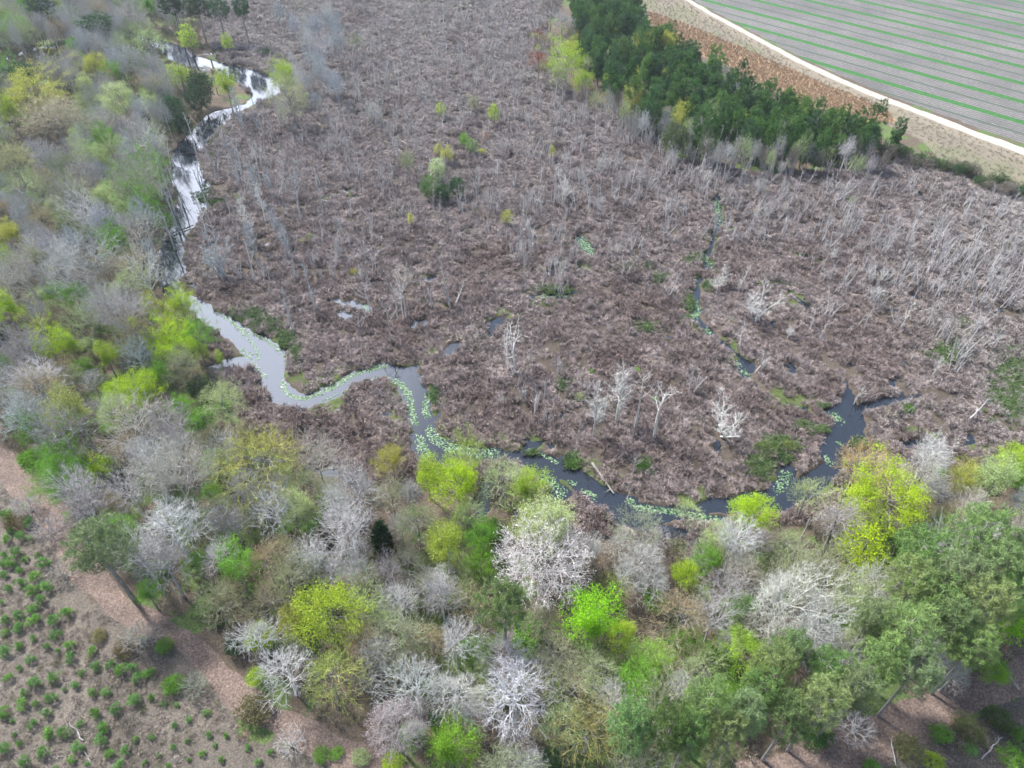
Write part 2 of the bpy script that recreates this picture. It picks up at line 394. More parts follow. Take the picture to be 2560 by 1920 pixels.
rnd = random.Random(11)
PLACED = []; VIEWED = []
def plant(kind, x, y, wpx, col, look, label=None, H=None, group=None, trunk=None, tall=1.0, cat=None, at_base=False, name=None):
    if kind == 'bare' and wpx * mpp(x, y, 12) > 11.5: kind = 'great'
    ms, nm, ct, H0 = KIND[kind]; i = cnt.get(kind, rnd.randrange(9)); cnt[kind] = i + 1
    tm, cm, Rr, Hm, zc, hz = ms[i % len(ms)]
    if wpx > 0:
        H = H or (H0 * rnd.uniform(.92, 1.08)); 
        if kind in ('bush', 'twigb', 'sap', 'dense', 'cedar', 'ypine'):
            s_ = wpx * mpp(x, y, 2) / 2 / Rr; H = Hm * s_ * tall
        elif wpx * mpp(x, y, 10) < 8 and kind not in ('pine',) : H = min(H, max(5, wpx * mpp(x, y, 8) * 1.9 * tall))
    zscale = H / Hm; zz = 0 if at_base else zc * zscale
    p = G(x, y, zz); wm = wpx * mpp(x, y, zz); s = wm / 2 / Rr * (1.25 if kind == 'leaf' else 1.12 if kind in ('bud', 'bare', 'great', 'blossom', 'slim') else 1.0)
    PLACED.append((p.x, p.y, wm / 2)); VIEWED.append((x, y, wpx, kind))
    c = PAL[col] if isinstance(col, str) else col
    j = [rnd.uniform(.88, 1.12)] * 3; c = tuple(min(.9, a * b * rnd.uniform(.97, 1.03)) for a, b in zip(c, j))
    bk = PAL[trunk] if trunk else (.30, .28, .26)
    if col in ('pine', 'pineY', 'stand', 'sap'): bk = (.24, .19, .16)
    if kind in ('bare', 'great'): bk = c
    rz = rnd.uniform(0, 6.28); H = H if H else None; group = group or GRP.get(kind); name = name or nm
    if cm is None:
        o = link(name, tm, None, c); o.location = (p.x, p.y, -.05); o.rotation_euler = (0, 0, rz); o.scale = (s, s, zscale)
    else:
        o = link(name, None); o.location = (p.x, p.y, -.05); o.rotation_euler = (0, 0, rz); o.scale = (s, s, zscale)
        link('trunk', tm, o, bk); link('crown', cm, o, c)
    register(o, look, cat or ct, group, x, y, label, wpx)
    return o
GRP = dict(great='bare trees of the swamp woodland', bare='bare trees of the swamp woodland', bud='budding trees of the swamp woodland', leaf='leafing trees of the swamp woodland', dense='dark evergreens in the woodland',
           blossom='blossoming trees', pine='tall pines by the track', ypine='pines in the dark stand by the field', cedar='cedars', sap='pine saplings in the clearing', bush='green bushes', twigb='bare bushes', slim='slender leafing trees in the marsh')

# ------------------------------------------------------------------ THE SETTING
CREEK = [  # polylines in survey pixels with widths across (px)
    [(-30, 130, 14), (0, 128, 12), (50, 114, 12), (77, 104, 14), (138, 101, 12)],
    [(286, 77, 12), (336, 94, 24), (370, 106, 32), (393, 124, 32), (430, 136, 34), (470, 147, 36), (504, 154, 40), (551, 170, 44), (578, 190, 44), (571, 208, 34), (540, 222, 14)],
    [(430, 116, 4), (490, 114, 7), (530, 110, 6)],
    [(545, 222, 10), (500, 238, 22), (475, 249, 34), (450, 279, 36), (423, 302, 38), (403, 323, 36), (397, 346, 30), (402, 380, 36), (417, 403, 42), (420, 430, 40), (408, 457, 36), (392, 487, 34), (375, 514, 30), (370, 553, 28), (374, 587, 28), (368, 620, 30), (385, 640, 26), (420, 655, 28), (454, 684, 40), (497, 706, 46), (524, 728, 50), (558, 752, 58), (585, 775, 52), (592, 800, 46), (594, 825, 48), (608, 848, 46), (630, 864, 40), (660, 868, 38), (699, 855, 32), (743, 833, 30), (785, 808, 28), (832, 796, 30), (869, 806, 46), (893, 839, 56), (908, 872, 46), (912, 916, 36), (926, 950, 32), (953, 987, 28), (985, 1000, 18)],
    [(408, 452, 6), (450, 445, 8), (500, 433, 6), (520, 428, 3)],
    [(560, 782, 30), (520, 780, 30), (480, 786, 26), (445, 800, 18)],
    [(869, 802, 30), (900, 792, 14), (918, 787, 6)],
    [(1060, 990, 10), (1085, 985, 20), (1121, 983, 26), (1155, 997, 34), (1189, 1017, 36), (1229, 1024, 36), (1256, 1038, 40), (1290, 1062, 44), (1333, 1084, 48), (1353, 1101, 46), (1420, 1112, 34), (1500, 1103, 28), (1570, 1090, 30), (1640, 1085, 44), (1687, 1077, 42), (1771, 1035, 36), (1800, 1000, 26), (1792, 970, 30), (1820, 935, 46), (1842, 910, 56), (1835, 886, 50), (1836, 862, 18), (1827, 822, 6)],
    [(1835, 930, 50), (1862, 965, 46), (1885, 972, 28)],
    [(1840, 890, 24), (1872, 876, 20), (1913, 865, 14), (1966, 859, 10), (1990, 852, 6)],
    [(1830, 893, 20), (1805, 886, 13), (1755, 882, 9), (1718, 879, 7), (1677, 855, 4), (1637, 835, 5), (1620, 788, 11), (1597, 768, 8), (1570, 748, 5), (1546, 728, 8), (1520, 705, 13), (1503, 681, 14), (1500, 650, 14), (1512, 600, 6)],
    [(1058, 725, 6), (1062, 712, 16), (1071, 697, 26), (1082, 688, 18)], [(1095, 712, 8), (1108, 708, 10)],
    [(962, 764, 16), (984, 748, 18), (998, 738, 10)],
    [(735, 675, 10), (755, 685, 14)], [(760, 655, 12), (800, 668, 10)], [(725, 648, 10), (745, 658, 8)], [(920, 602, 10), (935, 600, 6)], [(922, 655, 8), (932, 652, 5)],
    [(1012, 148, 8), (1030, 145, 12), (1060, 140, 6)], [(1000, 22, 14), (1022, 22, 14)],
    [(1950, 960, 16), (1985, 958, 18), (2010, 965, 10)], [(2075, 962, 12), (2095, 950, 22), (2100, 940, 12)],
    [(1545, 400, 3), (1552, 440, 5), (1555, 480, 6), (1540, 510, 3), (1535, 550, 4), (1530, 580, 5)],
    [(1630, 617, 4), (1690, 615, 5), (1720, 640, 4), (1745, 665, 6)], [(1735, 552, 5), (1748, 556, 5)],
    [(1255, 515, 18), (1268, 535, 22), (1275, 548, 14)], [(1150, 640, 12), (1195, 636, 16), (1230, 640, 14)],
    [(770, 405, 3), (740, 415, 4), (700, 430, 4), (650, 450, 3)], [(1120, 510, 2), (1160, 525, 3), (1200, 530, 2)], [(1235, 570, 2), (1290, 592, 3), (1330, 590, 2)],
    [(2040, 745, 6), (2070, 738, 8), (2085, 742, 4)],
    [(1340, 1120, 20), (1400, 1140, 18), (1470, 1150, 22)],
    [(1050, 1040, 20), (1045, 1080, 24), (1040, 1110, 16)],
]
LILY = [([(700, 840), (725, 833), (755, 812), (785, 800), (815, 793), (835, 790)], 13, .75, 'along the far bank upstream of the channel fork'),
        ([(612, 822), (614, 842), (632, 857), (660, 860), (690, 850), (712, 838)], 10, .85, 'lining the inner bank of the big creek bend'),
        ([(690, 868), (730, 850), (775, 832), (820, 812)], 4, .6, 'in a thin band on the near bank before the fork'),
        ([(848, 818), (868, 830), (880, 848), (888, 875), (893, 900), (897, 915)], 13, .8, 'on the inner side of the southward reach'),
        ([(922, 850), (919, 870), (918, 888), (926, 902)], 12, .75, 'on the outer side of the southward reach'),
        ([(928, 925), (938, 945), (962, 962), (995, 973), (1040, 980), (1070, 975)], 22, .8, 'in the broad mat beside the narrow dark bend'),
        ([(905, 942), (910, 962), (920, 985)], 20, .8, 'in the mat behind the lime creekside trees'),
        ([(1140, 970), (1170, 980), (1205, 1000)], 8, .6, 'at the edge of the wide reach by the sedge'),
        ([(1170, 1022), (1190, 1040), (1215, 1062), (1190, 1078)], 20, .5, 'around the brushy islet'),
        ([(1228, 1040), (1248, 1044)], 10, .5, 'in a small raft in midstream'), ([(1255, 1058), (1280, 1068), (1292, 1080)], 12, .6, 'downstream of the midstream raft'),
        ([(1355, 1078), (1375, 1095), (1420, 1100), (1470, 1108), (1520, 1118), (1560, 1122)], 15, .8, 'along the far bank of the last reach'),
        ([(480, 680), (510, 705), (540, 735), (560, 765)], 7, .45, 'along the near bank of the wide pale reach'),
        ([(500, 695), (530, 715), (565, 728), (590, 745), (612, 765)], 8, .5, 'along the far bank of the wide pale reach'),
        ([(520, 750), (535, 770), (560, 800), (575, 815)], 8, .4, 'at the mouth of the side inlet'),
        ([(1800, 893), (1815, 905), (1815, 915)], 18, .55, 'in the dark pool'), ([(1810, 955), (1840, 962)], 10, .5, 'below the dark pool'),
        ([(1787, 985), (1795, 1000)], 14, .7, 'at the neck under the orange-tan tree'), ([(1700, 1018), (1693, 1040), (1680, 1060)], 20, .6, 'on the slope above the last dark reach'),
        ([(1495, 650), (1503, 668), (1500, 685)], 22, .85, 'choking the narrow marsh channel'), ([(1522, 708), (1530, 722)], 18, .8, 'further down the narrow marsh channel'),
        ([(1590, 780), (1600, 792)], 10, .5, 'beside the straight marsh channel'), ([(1606, 800), (1613, 812)], 14, .75, 'at the foot of the straight marsh channel'),
        ([(1255, 515), (1265, 532), (1275, 545)], 20, .9, 'covering the mossy pool'), ([(1155, 640), (1195, 636), (1235, 640)], 14, .6, 'on the shallow pool in mid marsh'),
        ([(1545, 430), (1552, 455), (1550, 490)], 12, .5, 'on the wet hollow below the pine stand'), ([(1525, 550), (1535, 575)], 14, .6, 'on the wet hollow above the choked channel'),
        ([(785, 660), (800, 672)], 9, .6, 'beside the pale puddles'), ([(1000, 22), (1022, 22)], 12, .9, 'on the distant green puddle'), ([(1015, 148), (1060, 140)], 8, .4, 'on the distant grey pond'),
        ([(1745, 885), (1715, 877)], 8, .4, 'in the thin channel before the dark pool'), ([(560, 775), (540, 760)], 8, .4, 'against the inlet spit')]
for ln_, w_, d_, _ in LILY: CREEK.append([(a, b, w_ * (1.35 if b > 790 or a < 900 else .8)) for a, b in ln_])
CW = []
for ln in CREEK:
    pts = [G(a, b) for a, b, _ in ln]; hw = [c * mpp(a, b) * .5 * (1.0 if 620 < b < 960 else (1.6 if a < 620 and b < 620 else 1.25)) for a, b, c in ln]
    CW.append(([tuple(p[:2]) for p in pts], hw))
def creek_d(x, y):
    d = np.full(np.shape(x), 1e9)
    for (ln, hw) in CW: d = np.minimum(d, segdist(x, y, ln, hw))
    return d
MARSH = [(420, -60), (440, 60), (470, 130), (560, 230), (480, 260), (430, 330), (430, 480), (385, 560), (390, 640), (450, 720), (430, 800), (500, 860), (560, 950), (680, 1030), (900, 1050), (1060, 1090), (1200, 1150), (1500, 1170), (1750, 1140), (1850, 1040), (2050, 1010), (2500, 1020), (2700, 480), (2212, 425), (2080, 385), (1960, 350), (1700, 385), (1440, 345), (1340, 275), (1230, 200), (1180, 60), (1250, -60)]
MW = W(MARSH)
CLEAR = [(-300, 930), (-20, 985), (50, 1060), (110, 1150), (150, 1230), (260, 1320), (400, 1400), (470, 1470), (560, 1570), (680, 1640), (760, 1720), (-300, 1900)]
CLEARW = W(CLEAR)
CLEAR2 = [(1780, 1760), (1900, 1640), (2050, 1570), (2250, 1500), (2500, 1450), (2500, 1850)]
CLEAR2W = W(CLEAR2)
ROAD = [(1420, -45, 8), (1486, 0, 12), (1536, 30, 14), (1610, 70, 16), (1677, 106, 18), (1748, 143, 20), (1805, 169, 22), (1889, 206, 24), (1973, 238, 26), (2040, 263, 28), (2124, 296, 30), (2212, 327, 34), (2400, 395, 40), (2700, 500, 50)]
roadW = [tuple(G(a, b)[:2]) for a, b, _ in ROAD]
BANKP = [(1330, -60), (1400, 60), (1480, 95), (1560, 120), (1640, 170), (1740, 215), (1880, 250), (1960, 290), (2080, 370), (2212, 410), (2700, 560), (2700, 480), (2212, 327), (1973, 238), (1748, 143), (1536, 30), (1420, -45)]
BANKW = W(BANKP)
SAGE = [(1398, 25), (1440, 38), (1500, 60), (1600, 103), (1680, 138), (1780, 183), (1870, 215), (1925, 245), (1930, 268), (1850, 258), (1760, 228), (1640, 190), (1560, 140), (1470, 100), (1420, 85)]
SAGEW = W(SAGE)
TRACK1 = [(-120, 900, 60), (-20, 985, 70), (50, 1050, 72), (110, 1120, 74), (170, 1220, 70), (250, 1300, 70), (340, 1355, 74), (430, 1405, 80), (480, 1460, 90), (560, 1540, 100), (700, 1610, 100), (860, 1690, 110), (1000, 1760, 110)]
TRACK2 = [(1560, 1740, 120), (1720, 1670, 105), (1906, 1590, 88), (2040, 1526, 82), (2141, 1490, 78), (2260, 1450, 76), (2500, 1380, 76)]

# ground sheet: rows get wider apart with distance, one sheet to the horizon
def axis(a, b, n0, far): return np.concatenate([far[0], np.linspace(a, b, n0), far[1]])
ys = [22.0]
while ys[-1] < 430: ys.append(ys[-1] + .0021 * (ys[-1] + 60) + .02)
ys = np.array([-400, -150, -60, -20, 5, 15] + ys + [450, 500, 600, 800, 1200, 2000, 4000])
xs = np.concatenate([[-4000, -2000, -1000, -600, -420, -340], np.linspace(-300, -130, 200), np.linspace(-129.5, 150, 520), np.linspace(150.6, 330, 210), [370, 450, 600, 1000, 2000, 4000]])
X, Y = np.meshgrid(xs, ys); sh = X.shape
cd = creek_d(X, Y)
inm = inpoly(X + (fbm(X, Y, 9, 5) - .5) * 8, Y + (fbm(X, Y, 9, 6) - .5) * 8, MW)
soft = np.where(inm, 1.0, 0.0)
hum = fbm(X, Y, 2.4, 1, 3); hum2 = fbm(X, Y, 14, 2, 3)
Z = np.where(inm, .03 + .38 * np.clip(hum - .36, 0, 1) + .12 * (hum2 - .5), .06)
edge = cd + (fbm(X, Y, 3.2, 8) - .5) * 2.0 + (fbm(X, Y, .9, 9, 2) - .5) * .7
t_ = np.clip((edge + .35) / .8, 0, 1)
Z = np.where(cd < 6, Z * t_ - .55 * (1 - t_), Z)
holes = np.clip((.27 - fbm(X, Y, 5, 21, 4)) * 14, 0, 1) * inm
Z = Z - holes * .3
# colours of the ground itself
c_mud = np.array([.09, .072, .055]); c_lit = np.array([.135, .105, .075]); c_clr = np.array([.145, .125, .10]); c_bank = np.array([.22, .185, .135]); c_sage = np.array([.33, .22, .13]); c_gr = np.array([.10, .14, .045])
n1 = fbm(X, Y, 3, 31)[..., None]; n2 = fbm(X, Y, 11, 32)[..., None]
wob = (fbm(X, Y, 6, 33) - .5) * 7
colr = np.broadcast_to(c_lit, sh + (3,)) * (.75 + .5 * n2)
colr = np.where(((n2 > .52) & (n1 > .40)), c_gr * (.7 + .7 * n1), colr)
colr = np.where(inm[..., None], c_mud * (.7 + .7 * n2), colr)
clr = inpoly(X + wob, Y + wob, CLEARW)[..., None] | inpoly(X + wob, Y + wob, CLEAR2W)[..., None]
colr = np.where(clr, c_clr * (.7 + .6 * n1) * np.where(n2 > .55, .85, 1.05), colr)
bk = inpoly(X + wob * .5, Y + wob * .5, BANKW)[..., None]
colr = np.where(bk, c_bank * (.8 + .4 * n1) * (np.array([1, 1.0, 1]) - (n2 > .55) * np.array([.12, .02, .16])), colr)
sg = inpoly(X + wob * .6, Y + wob * .6, SAGEW)[..., None]
colr = np.where(sg, c_sage * (.7 + .6 * n1), colr)
bankg = (cd[..., None] > -1) & (cd[..., None] < 3.5) & (fbm(X, Y, 8, 40)[..., None] > .55) & inm[..., None]
colr = np.where(bankg, np.array([.085, .11, .035]) * (.7 + .6 * n1), colr)
V = np.stack([X, Y, Z], -1).reshape(-1, 3)
ni, nj = sh; idx = np.arange(ni * nj).reshape(ni, nj)
F = np.stack([idx[:-1, :-1], idx[:-1, 1:], idx[1:, 1:], idx[1:, :-1]], -1).reshape(-1, 4)
def m_ground(t, b, o):
    a = t.nodes.new('ShaderNodeVertexColor'); a.layer_name = 'Col'
    n = ramp(t, nnoise(t, 3.4, 9, .78), [(.32, (.42, .42, .42)), (.5, (.95, .95, .95)), (.66, (1.75, 1.65, 1.6))])
    n = mix(t, n, (1, 1, 1), a.outputs['Alpha'])
    c = mix(t, a.outputs[0], n, 1.0, 'MULTIPLY'); t.links.new(c, b.inputs['Base Color']); b.inputs['Roughness'].default_value = .95
    bp = t.nodes.new('ShaderNodeBump'); bp.inputs['Strength'].default_value = .6; bp.inputs['Distance'].default_value = .15
    t.links.new(nnoise(t, 4, 6, .7), bp.inputs['Height']); t.links.new(bp.outputs[0], b.inputs['Normal'])
gm = mesh('ground', V, F, [mat('ground', m_ground)], smooth=True)
at_ = gm.attributes.new('Col', 'FLOAT_COLOR', 'POINT'); at_.data.foreach_set('color', np.concatenate([colr.reshape(-1, 3), np.where(bk | sg, .75, 0.0).reshape(-1, 1)], 1).astype(np.float32).ravel())
struct('ground', gm)

# water: one level sheet under the marsh, seen wherever the bed dips below it
def m_water(t, b, o):
    b.inputs['Base Color'].default_value = (.016, .021, .028, 1); b.inputs['Roughness'].default_value = .04
    b.inputs['IOR'].default_value = 1.5; b.inputs['Specular IOR Level'].default_value = 1.0
    bp = t.nodes.new('ShaderNodeBump'); bp.inputs['Strength'].default_value = .12; bp.inputs['Distance'].default_value = .05
    t.links.new(nnoise(t, 1.3, 3), bp.inputs['Height']); t.links.new(bp.outputs[0], b.inputs['Normal'])
wx, wy = np.meshgrid(np.linspace(-310, 330, 40), np.linspace(60, 430, 30)); wi = np.arange(wx.size).reshape(wx.shape)
struct('creek_water', mesh('creek_water', np.stack([wx, wy, np.full(wx.shape, -.16)], -1).reshape(-1, 3), np.stack([wi[:-1, :-1], wi[:-1, 1:], wi[1:, 1:], wi[1:, :-1]], -1).reshape(-1, 4), [mat('water', m_water)]))

def ribbon(name, line, z, material, seed, jit=.35, step=1.2):
    P = [np.array(G(a, b)[:2]) for a, b, _ in line]; H_ = [c * mpp(a, b) * .5 for a, b, c in line]
    c, h = [], []
    for i in range(len(P) - 1):
        n = max(2, int(np.linalg.norm(P[i + 1] - P[i]) / step))
        for k in range(n): t = k / n; c.append(P[i] * (1 - t) + P[i + 1] * t); h.append(H_[i] * (1 - t) + H_[i + 1] * t)
    c = np.array(c); h = np.array(h)
    for _ in range(6): c[1:-1] = (c[:-2] + c[1:-1] * 2 + c[2:]) / 4
    d = np.gradient(c, axis=0); d /= np.linalg.norm(d, axis=1, keepdims=True); nn = np.stack([-d[:, 1], d[:, 0]], 1)
    s = np.arange(len(c)) * step
    def e(k): return h * (1 + jit * (fbm(s, s * 0 + k, 5, seed + k, 4) - .5) * 2)
    Lf = c + nn * e(1)[:, None]; Rt = c - nn * e(9)[:, None]
    V = np.concatenate([np.c_[Lf, np.full(len(c), z)], np.c_[Rt, np.full(len(c), z)]]); n = len(c); i = np.arange(n - 1)
    return struct(name, mesh(name, V, np.stack([i + n, i + n + 1, i + 1, i], 1), [material]))
def m_sand(t, b, o):
    t.links.new(ramp(t, nnoise(t, .5, 6, .7), [(.3, (.33, .29, .23)), (.6, (.50, .45, .38))]), b.inputs['Base Color'])
def m_sandtrk(t, b, o):
    t.links.new(ramp(t, nnoise(t, .7, 6, .7), [(.3, (.20, .165, .12)), (.6, (.28, .235, .17))]), b.inputs['Base Color'])
def m_litter(t, b, o):
    a = ramp(t, nnoise(t, 3.2, 8, .78), [(.34, (.08, .054, .042)), (.5, (.19, .138, .112)), (.66, (.37, .29, .24))])
    t.links.new(mix(t, a, ramp(t, nnoise(t, .22, 3), [(.35, (.75, .75, .75)), (.65, (1.1, 1.08, 1.05))]), 1.0, 'MULTIPLY'), b.inputs['Base Color'])
LIT = mat('leaf_litter', m_litter)
ribbon('dirt_track', [(a, b, c * .68) for a, b, c in TRACK1], .064, LIT, 3, .6, .8); ribbon('dirt_track', [(a, b, c * .9) for a, b, c in TRACK2], .064, LIT, 4, .5, .8)
ribbon('sandy_verge', [(a - 8, b + 7, c * 1.9) for a, b, c in ROAD], .064, mat('sandy_verge', m_sandtrk), 6, .25, 2)
ribbon('sand_road', ROAD, .068, mat('sand', m_sand), 5, .35, 2)

# striped field
f1, f2 = Vector(G(*R(3, 650, 335))), Vector(G(*R(3, 2212, 790)))
rowd = (f2 - f1).normalized(); rown = Vector((-rowd.y, rowd.x, 0))
ST = [G(*R(3, 2212, q)).dot(rown) for q in (90, 170, 255, 345, 450, 560, 670, 790, 940)]
per = (ST[0] - ST[-1]) / 8; off = ST[-1]
def m_field(t, b, o):
    g = t.nodes.new('ShaderNodeNewGeometry'); d = t.nodes.new('ShaderNodeVectorMath'); d.operation = 'DOT_PRODUCT'
    t.links.new(g.outputs['Position'], d.inputs[0]); d.inputs[1].default_value = rown
    nz1 = t.nodes.new('ShaderNodeTexNoise'); nz1.inputs['Scale'].default_value = .25; t.links.new(g.outputs['Position'], nz1.inputs['Vector'])
    wv = t.nodes.new('ShaderNodeMath'); wv.operation = 'MULTIPLY_ADD'; wv.inputs[1].default_value = 1.0; t.links.new(nz1.outputs['Fac'], wv.inputs[0]); t.links.new(d.outputs['Value'], wv.inputs[2])
    def tri(period, offset):
        a = t.nodes.new('ShaderNodeMath'); a.operation = 'SUBTRACT'; t.links.new(wv.outputs[0], a.inputs[0]); a.inputs[1].default_value = offset + .5
        m = t.nodes.new('ShaderNodeMath'); m.operation = 'DIVIDE'; t.links.new(a.outputs[0], m.inputs[0]); m.inputs[1].default_value = period
        f = t.nodes.new('ShaderNodeMath'); f.operation = 'FRACT'; t.links.new(m.outputs[0], f.inputs[0]); return f.outputs[0]
    base = ramp(t, nnoise(t, .9, 6, .7), [(.3, (.12, .12, .115)), (.55, (.18, .176, .165)), (.75, (.27, .255, .235))])
    rows = ramp(t, tri(per / 12, off), [(0, (.66, .66, .70)), (.35, (.72, .72, .74)), (.5, (1.25, 1.16, 1.1)), (.9, (1.15, 1.08, 1.04)), (1, (.66, .66, .70))])
    c = mix(t, base, rows, 1.0, 'MULTIPLY')
    c = mix(t, c, ramp(t, nnoise(t, .03, 5, .65), [(.35, (.78, .78, .78)), (.6, (1.12, 1.1, 1.08))]), 1.0, 'MULTIPLY')
    k = tri(per, off)
    gr = ramp(t, k, [(0, (1,) * 3), (.09, (1,) * 3), (.11, (0,) * 3), (.90, (0,) * 3), (.92, (1,) * 3), (1, (1,) * 3)])
    dk = ramp(t, k, [(.455, (0,) * 3), (.47, (1,) * 3), (.53, (1,) * 3), (.545, (0,) * 3)])
    c = mix(t, c, (.075, .105, .07), dk)
    grc = ramp(t, nnoise(t, .6, 5, .7), [(.3, (.03, .12, .03)), (.7, (.065, .18, .045))])
    c = mix(t, c, grc, gr); t.links.new(c, b.inputs['Base Color'])
edge_f = [G(a + 4, b - c * .42) for a, b, c in ROAD]
fv = []; ec = [edge_f[0]]
for i in range(len(edge_f) - 1):
    for k in range(1, 9): ec.append(edge_f[i].lerp(edge_f[i + 1], k / 8))
far1 = [p + rowd * 900 for p in ec]; far1 = far1
V = [(p.x + rnd.uniform(-.5, .5), p.y + rnd.uniform(-.5, .5), .072) for p in ec] + [(p.x + 700, p.y + 30, .072) for p in ec]
pf = G(1420, -45); V += [(pf.x - 200, 1500, .072), (pf.x + 900, 1500, .072)]
n = len(ec); Fq = [(i, i + 1, n + i + 1, n + i) for i in range(n - 1)] + [(2 * n, 0, n, 2 * n + 1)]
struct('field', mesh('field', V, [(a, b, c, d) for a, b, c, d in Fq], [mat('field', m_field)]))

# ------------------------------------------------------------------ ground cover (stuff)
def gn_scatter(name, pts, scl, rot, idx, variants, label, cat, group=None):
    me = bpy.data.meshes.new(name); pts = np.asarray(pts, np.float32)
    me.vertices.add(len(pts)); me.vertices.foreach_set('co', pts.ravel())
    for nm, ty, dat in (('scl', 'FLOAT_VECTOR', scl), ('rot', 'FLOAT_VECTOR', rot)):
        a = me.attributes.new(nm, ty, 'POINT'); a.data.foreach_set('vector', np.asarray(dat, np.float32).ravel())
    a = me.attributes.new('idx', 'INT', 'POINT'); a.data.foreach_set('value', np.asarray(idx, np.int32))
    o = link(name, me); tag(o, label, cat, group, 'stuff')
    ng = bpy.data.node_groups.new(name, 'GeometryNodeTree')
    ng.interface.new_socket('Geometry', in_out='INPUT', socket_type='NodeSocketGeometry'); ng.interface.new_socket('Geometry', in_out='OUTPUT', socket_type='NodeSocketGeometry')
    gi = ng.nodes.new('NodeGroupInput'); go = ng.nodes.new('NodeGroupOutput'); m2p = ng.nodes.new('GeometryNodeMeshToPoints'); ng.links.new(gi.outputs[0], m2p.inputs['Mesh'])
    iop = ng.nodes.new('GeometryNodeInstanceOnPoints'); ng.links.new(m2p.outputs[0], iop.inputs['Points'])
    gti = ng.nodes.new('GeometryNodeGeometryToInstance')
    for v in reversed(variants):
        oi = ng.nodes.new('GeometryNodeObjectInfo'); oi.inputs['Object'].default_value = v; oi.inputs['As Instance'].default_value = True
        ng.links.new(oi.outputs['Geometry'], gti.inputs[0])
    ng.links.new(gti.outputs[0], iop.inputs['Instance']); iop.inputs['Pick Instance'].default_value = True
    for nm, ty, s in (('idx', 'INT', 'Instance Index'), ('rot', 'FLOAT_VECTOR', 'Rotation'), ('scl', 'FLOAT_VECTOR', 'Scale')):
        na = ng.nodes.new('GeometryNodeInputNamedAttribute'); na.data_type = ty; na.inputs['Name'].default_value = nm; ng.links.new(na.outputs[0], iop.inputs[s])
    ng.links.new(iop.outputs[0], go.inputs[0])
    md = o.modifiers.new('scatter', 'NODES'); md.node_group = ng
    return o
npr = np.random.default_rng(5)
def m_marsh(t, b, o):
    n = ramp(t, nnoise(t, .055, 4, .65), [(.32, (.25, .19, .17)), (.46, (.29, .235, .215)), (.60, (.40, .34, .32)), (.74, (.30, .29, .215))])
    n2 = ramp(t, nnoise(t, .9, 4, .75), [(.30, (.5, .48, .47)), (.5, (.95, .95, .95)), (.68, (1.6, 1.5, 1.48))])
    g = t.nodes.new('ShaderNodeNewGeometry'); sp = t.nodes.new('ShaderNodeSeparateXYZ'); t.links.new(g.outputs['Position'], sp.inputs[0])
    mr = t.nodes.new('ShaderNodeMapRange'); mr.inputs['From Min'].default_value = 120; mr.inputs['From Max'].default_value = 330; t.links.new(sp.outputs['Y'], mr.inputs['Value'])  # far brush turns paler: distance mist painted into the brush colour
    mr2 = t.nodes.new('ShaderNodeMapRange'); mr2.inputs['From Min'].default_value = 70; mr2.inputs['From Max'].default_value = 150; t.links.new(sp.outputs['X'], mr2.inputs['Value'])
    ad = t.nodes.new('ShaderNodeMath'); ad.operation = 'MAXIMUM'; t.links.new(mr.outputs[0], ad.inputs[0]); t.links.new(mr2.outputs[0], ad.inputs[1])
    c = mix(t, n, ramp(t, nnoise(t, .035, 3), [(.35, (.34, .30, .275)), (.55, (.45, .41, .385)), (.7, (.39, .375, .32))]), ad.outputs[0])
    c = mix(t, c, n2, 1.0, 'MULTIPLY'); c = mix(t, c, ramp(t, nnoise(t, .28, 4, .7), [(.34, (.68, .67, .65)), (.5, (1.04, 1.03, 1.02)), (.66, (1.34, 1.32, 1.29))]), 1.0, 'MULTIPLY'); t.links.new(c, b.inputs['Base Color'])
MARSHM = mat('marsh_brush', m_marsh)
def m_grass(t, b, o): t.links.new(ramp(t, nnoise(t, .8, 3), [(.3, (.10, .17, .055)), (.7, (.22, .30, .12))]), b.inputs['Base Color'])
GRASSM = mat('grass', m_grass)
def m_brush(t, b, o): t.links.new(ramp(t, nnoise(t, .35, 4), [(.3, (.19, .155, .115)), (.48, (.30, .26, .20)), (.6, (.22, .23, .10)), (.72, (.16, .22, .06))]), b.inputs['Base Color'])
BRUSHM = mat('forest_brush', m_brush)
def m_sage(t, b, o): t.links.new(ramp(t, nnoise(t, .5, 4), [(.3, (.33, .22, .14)), (.7, (.50, .35, .22))]), b.inputs['Base Color'])
SAGEM = mat('sage_grass', m_sage)
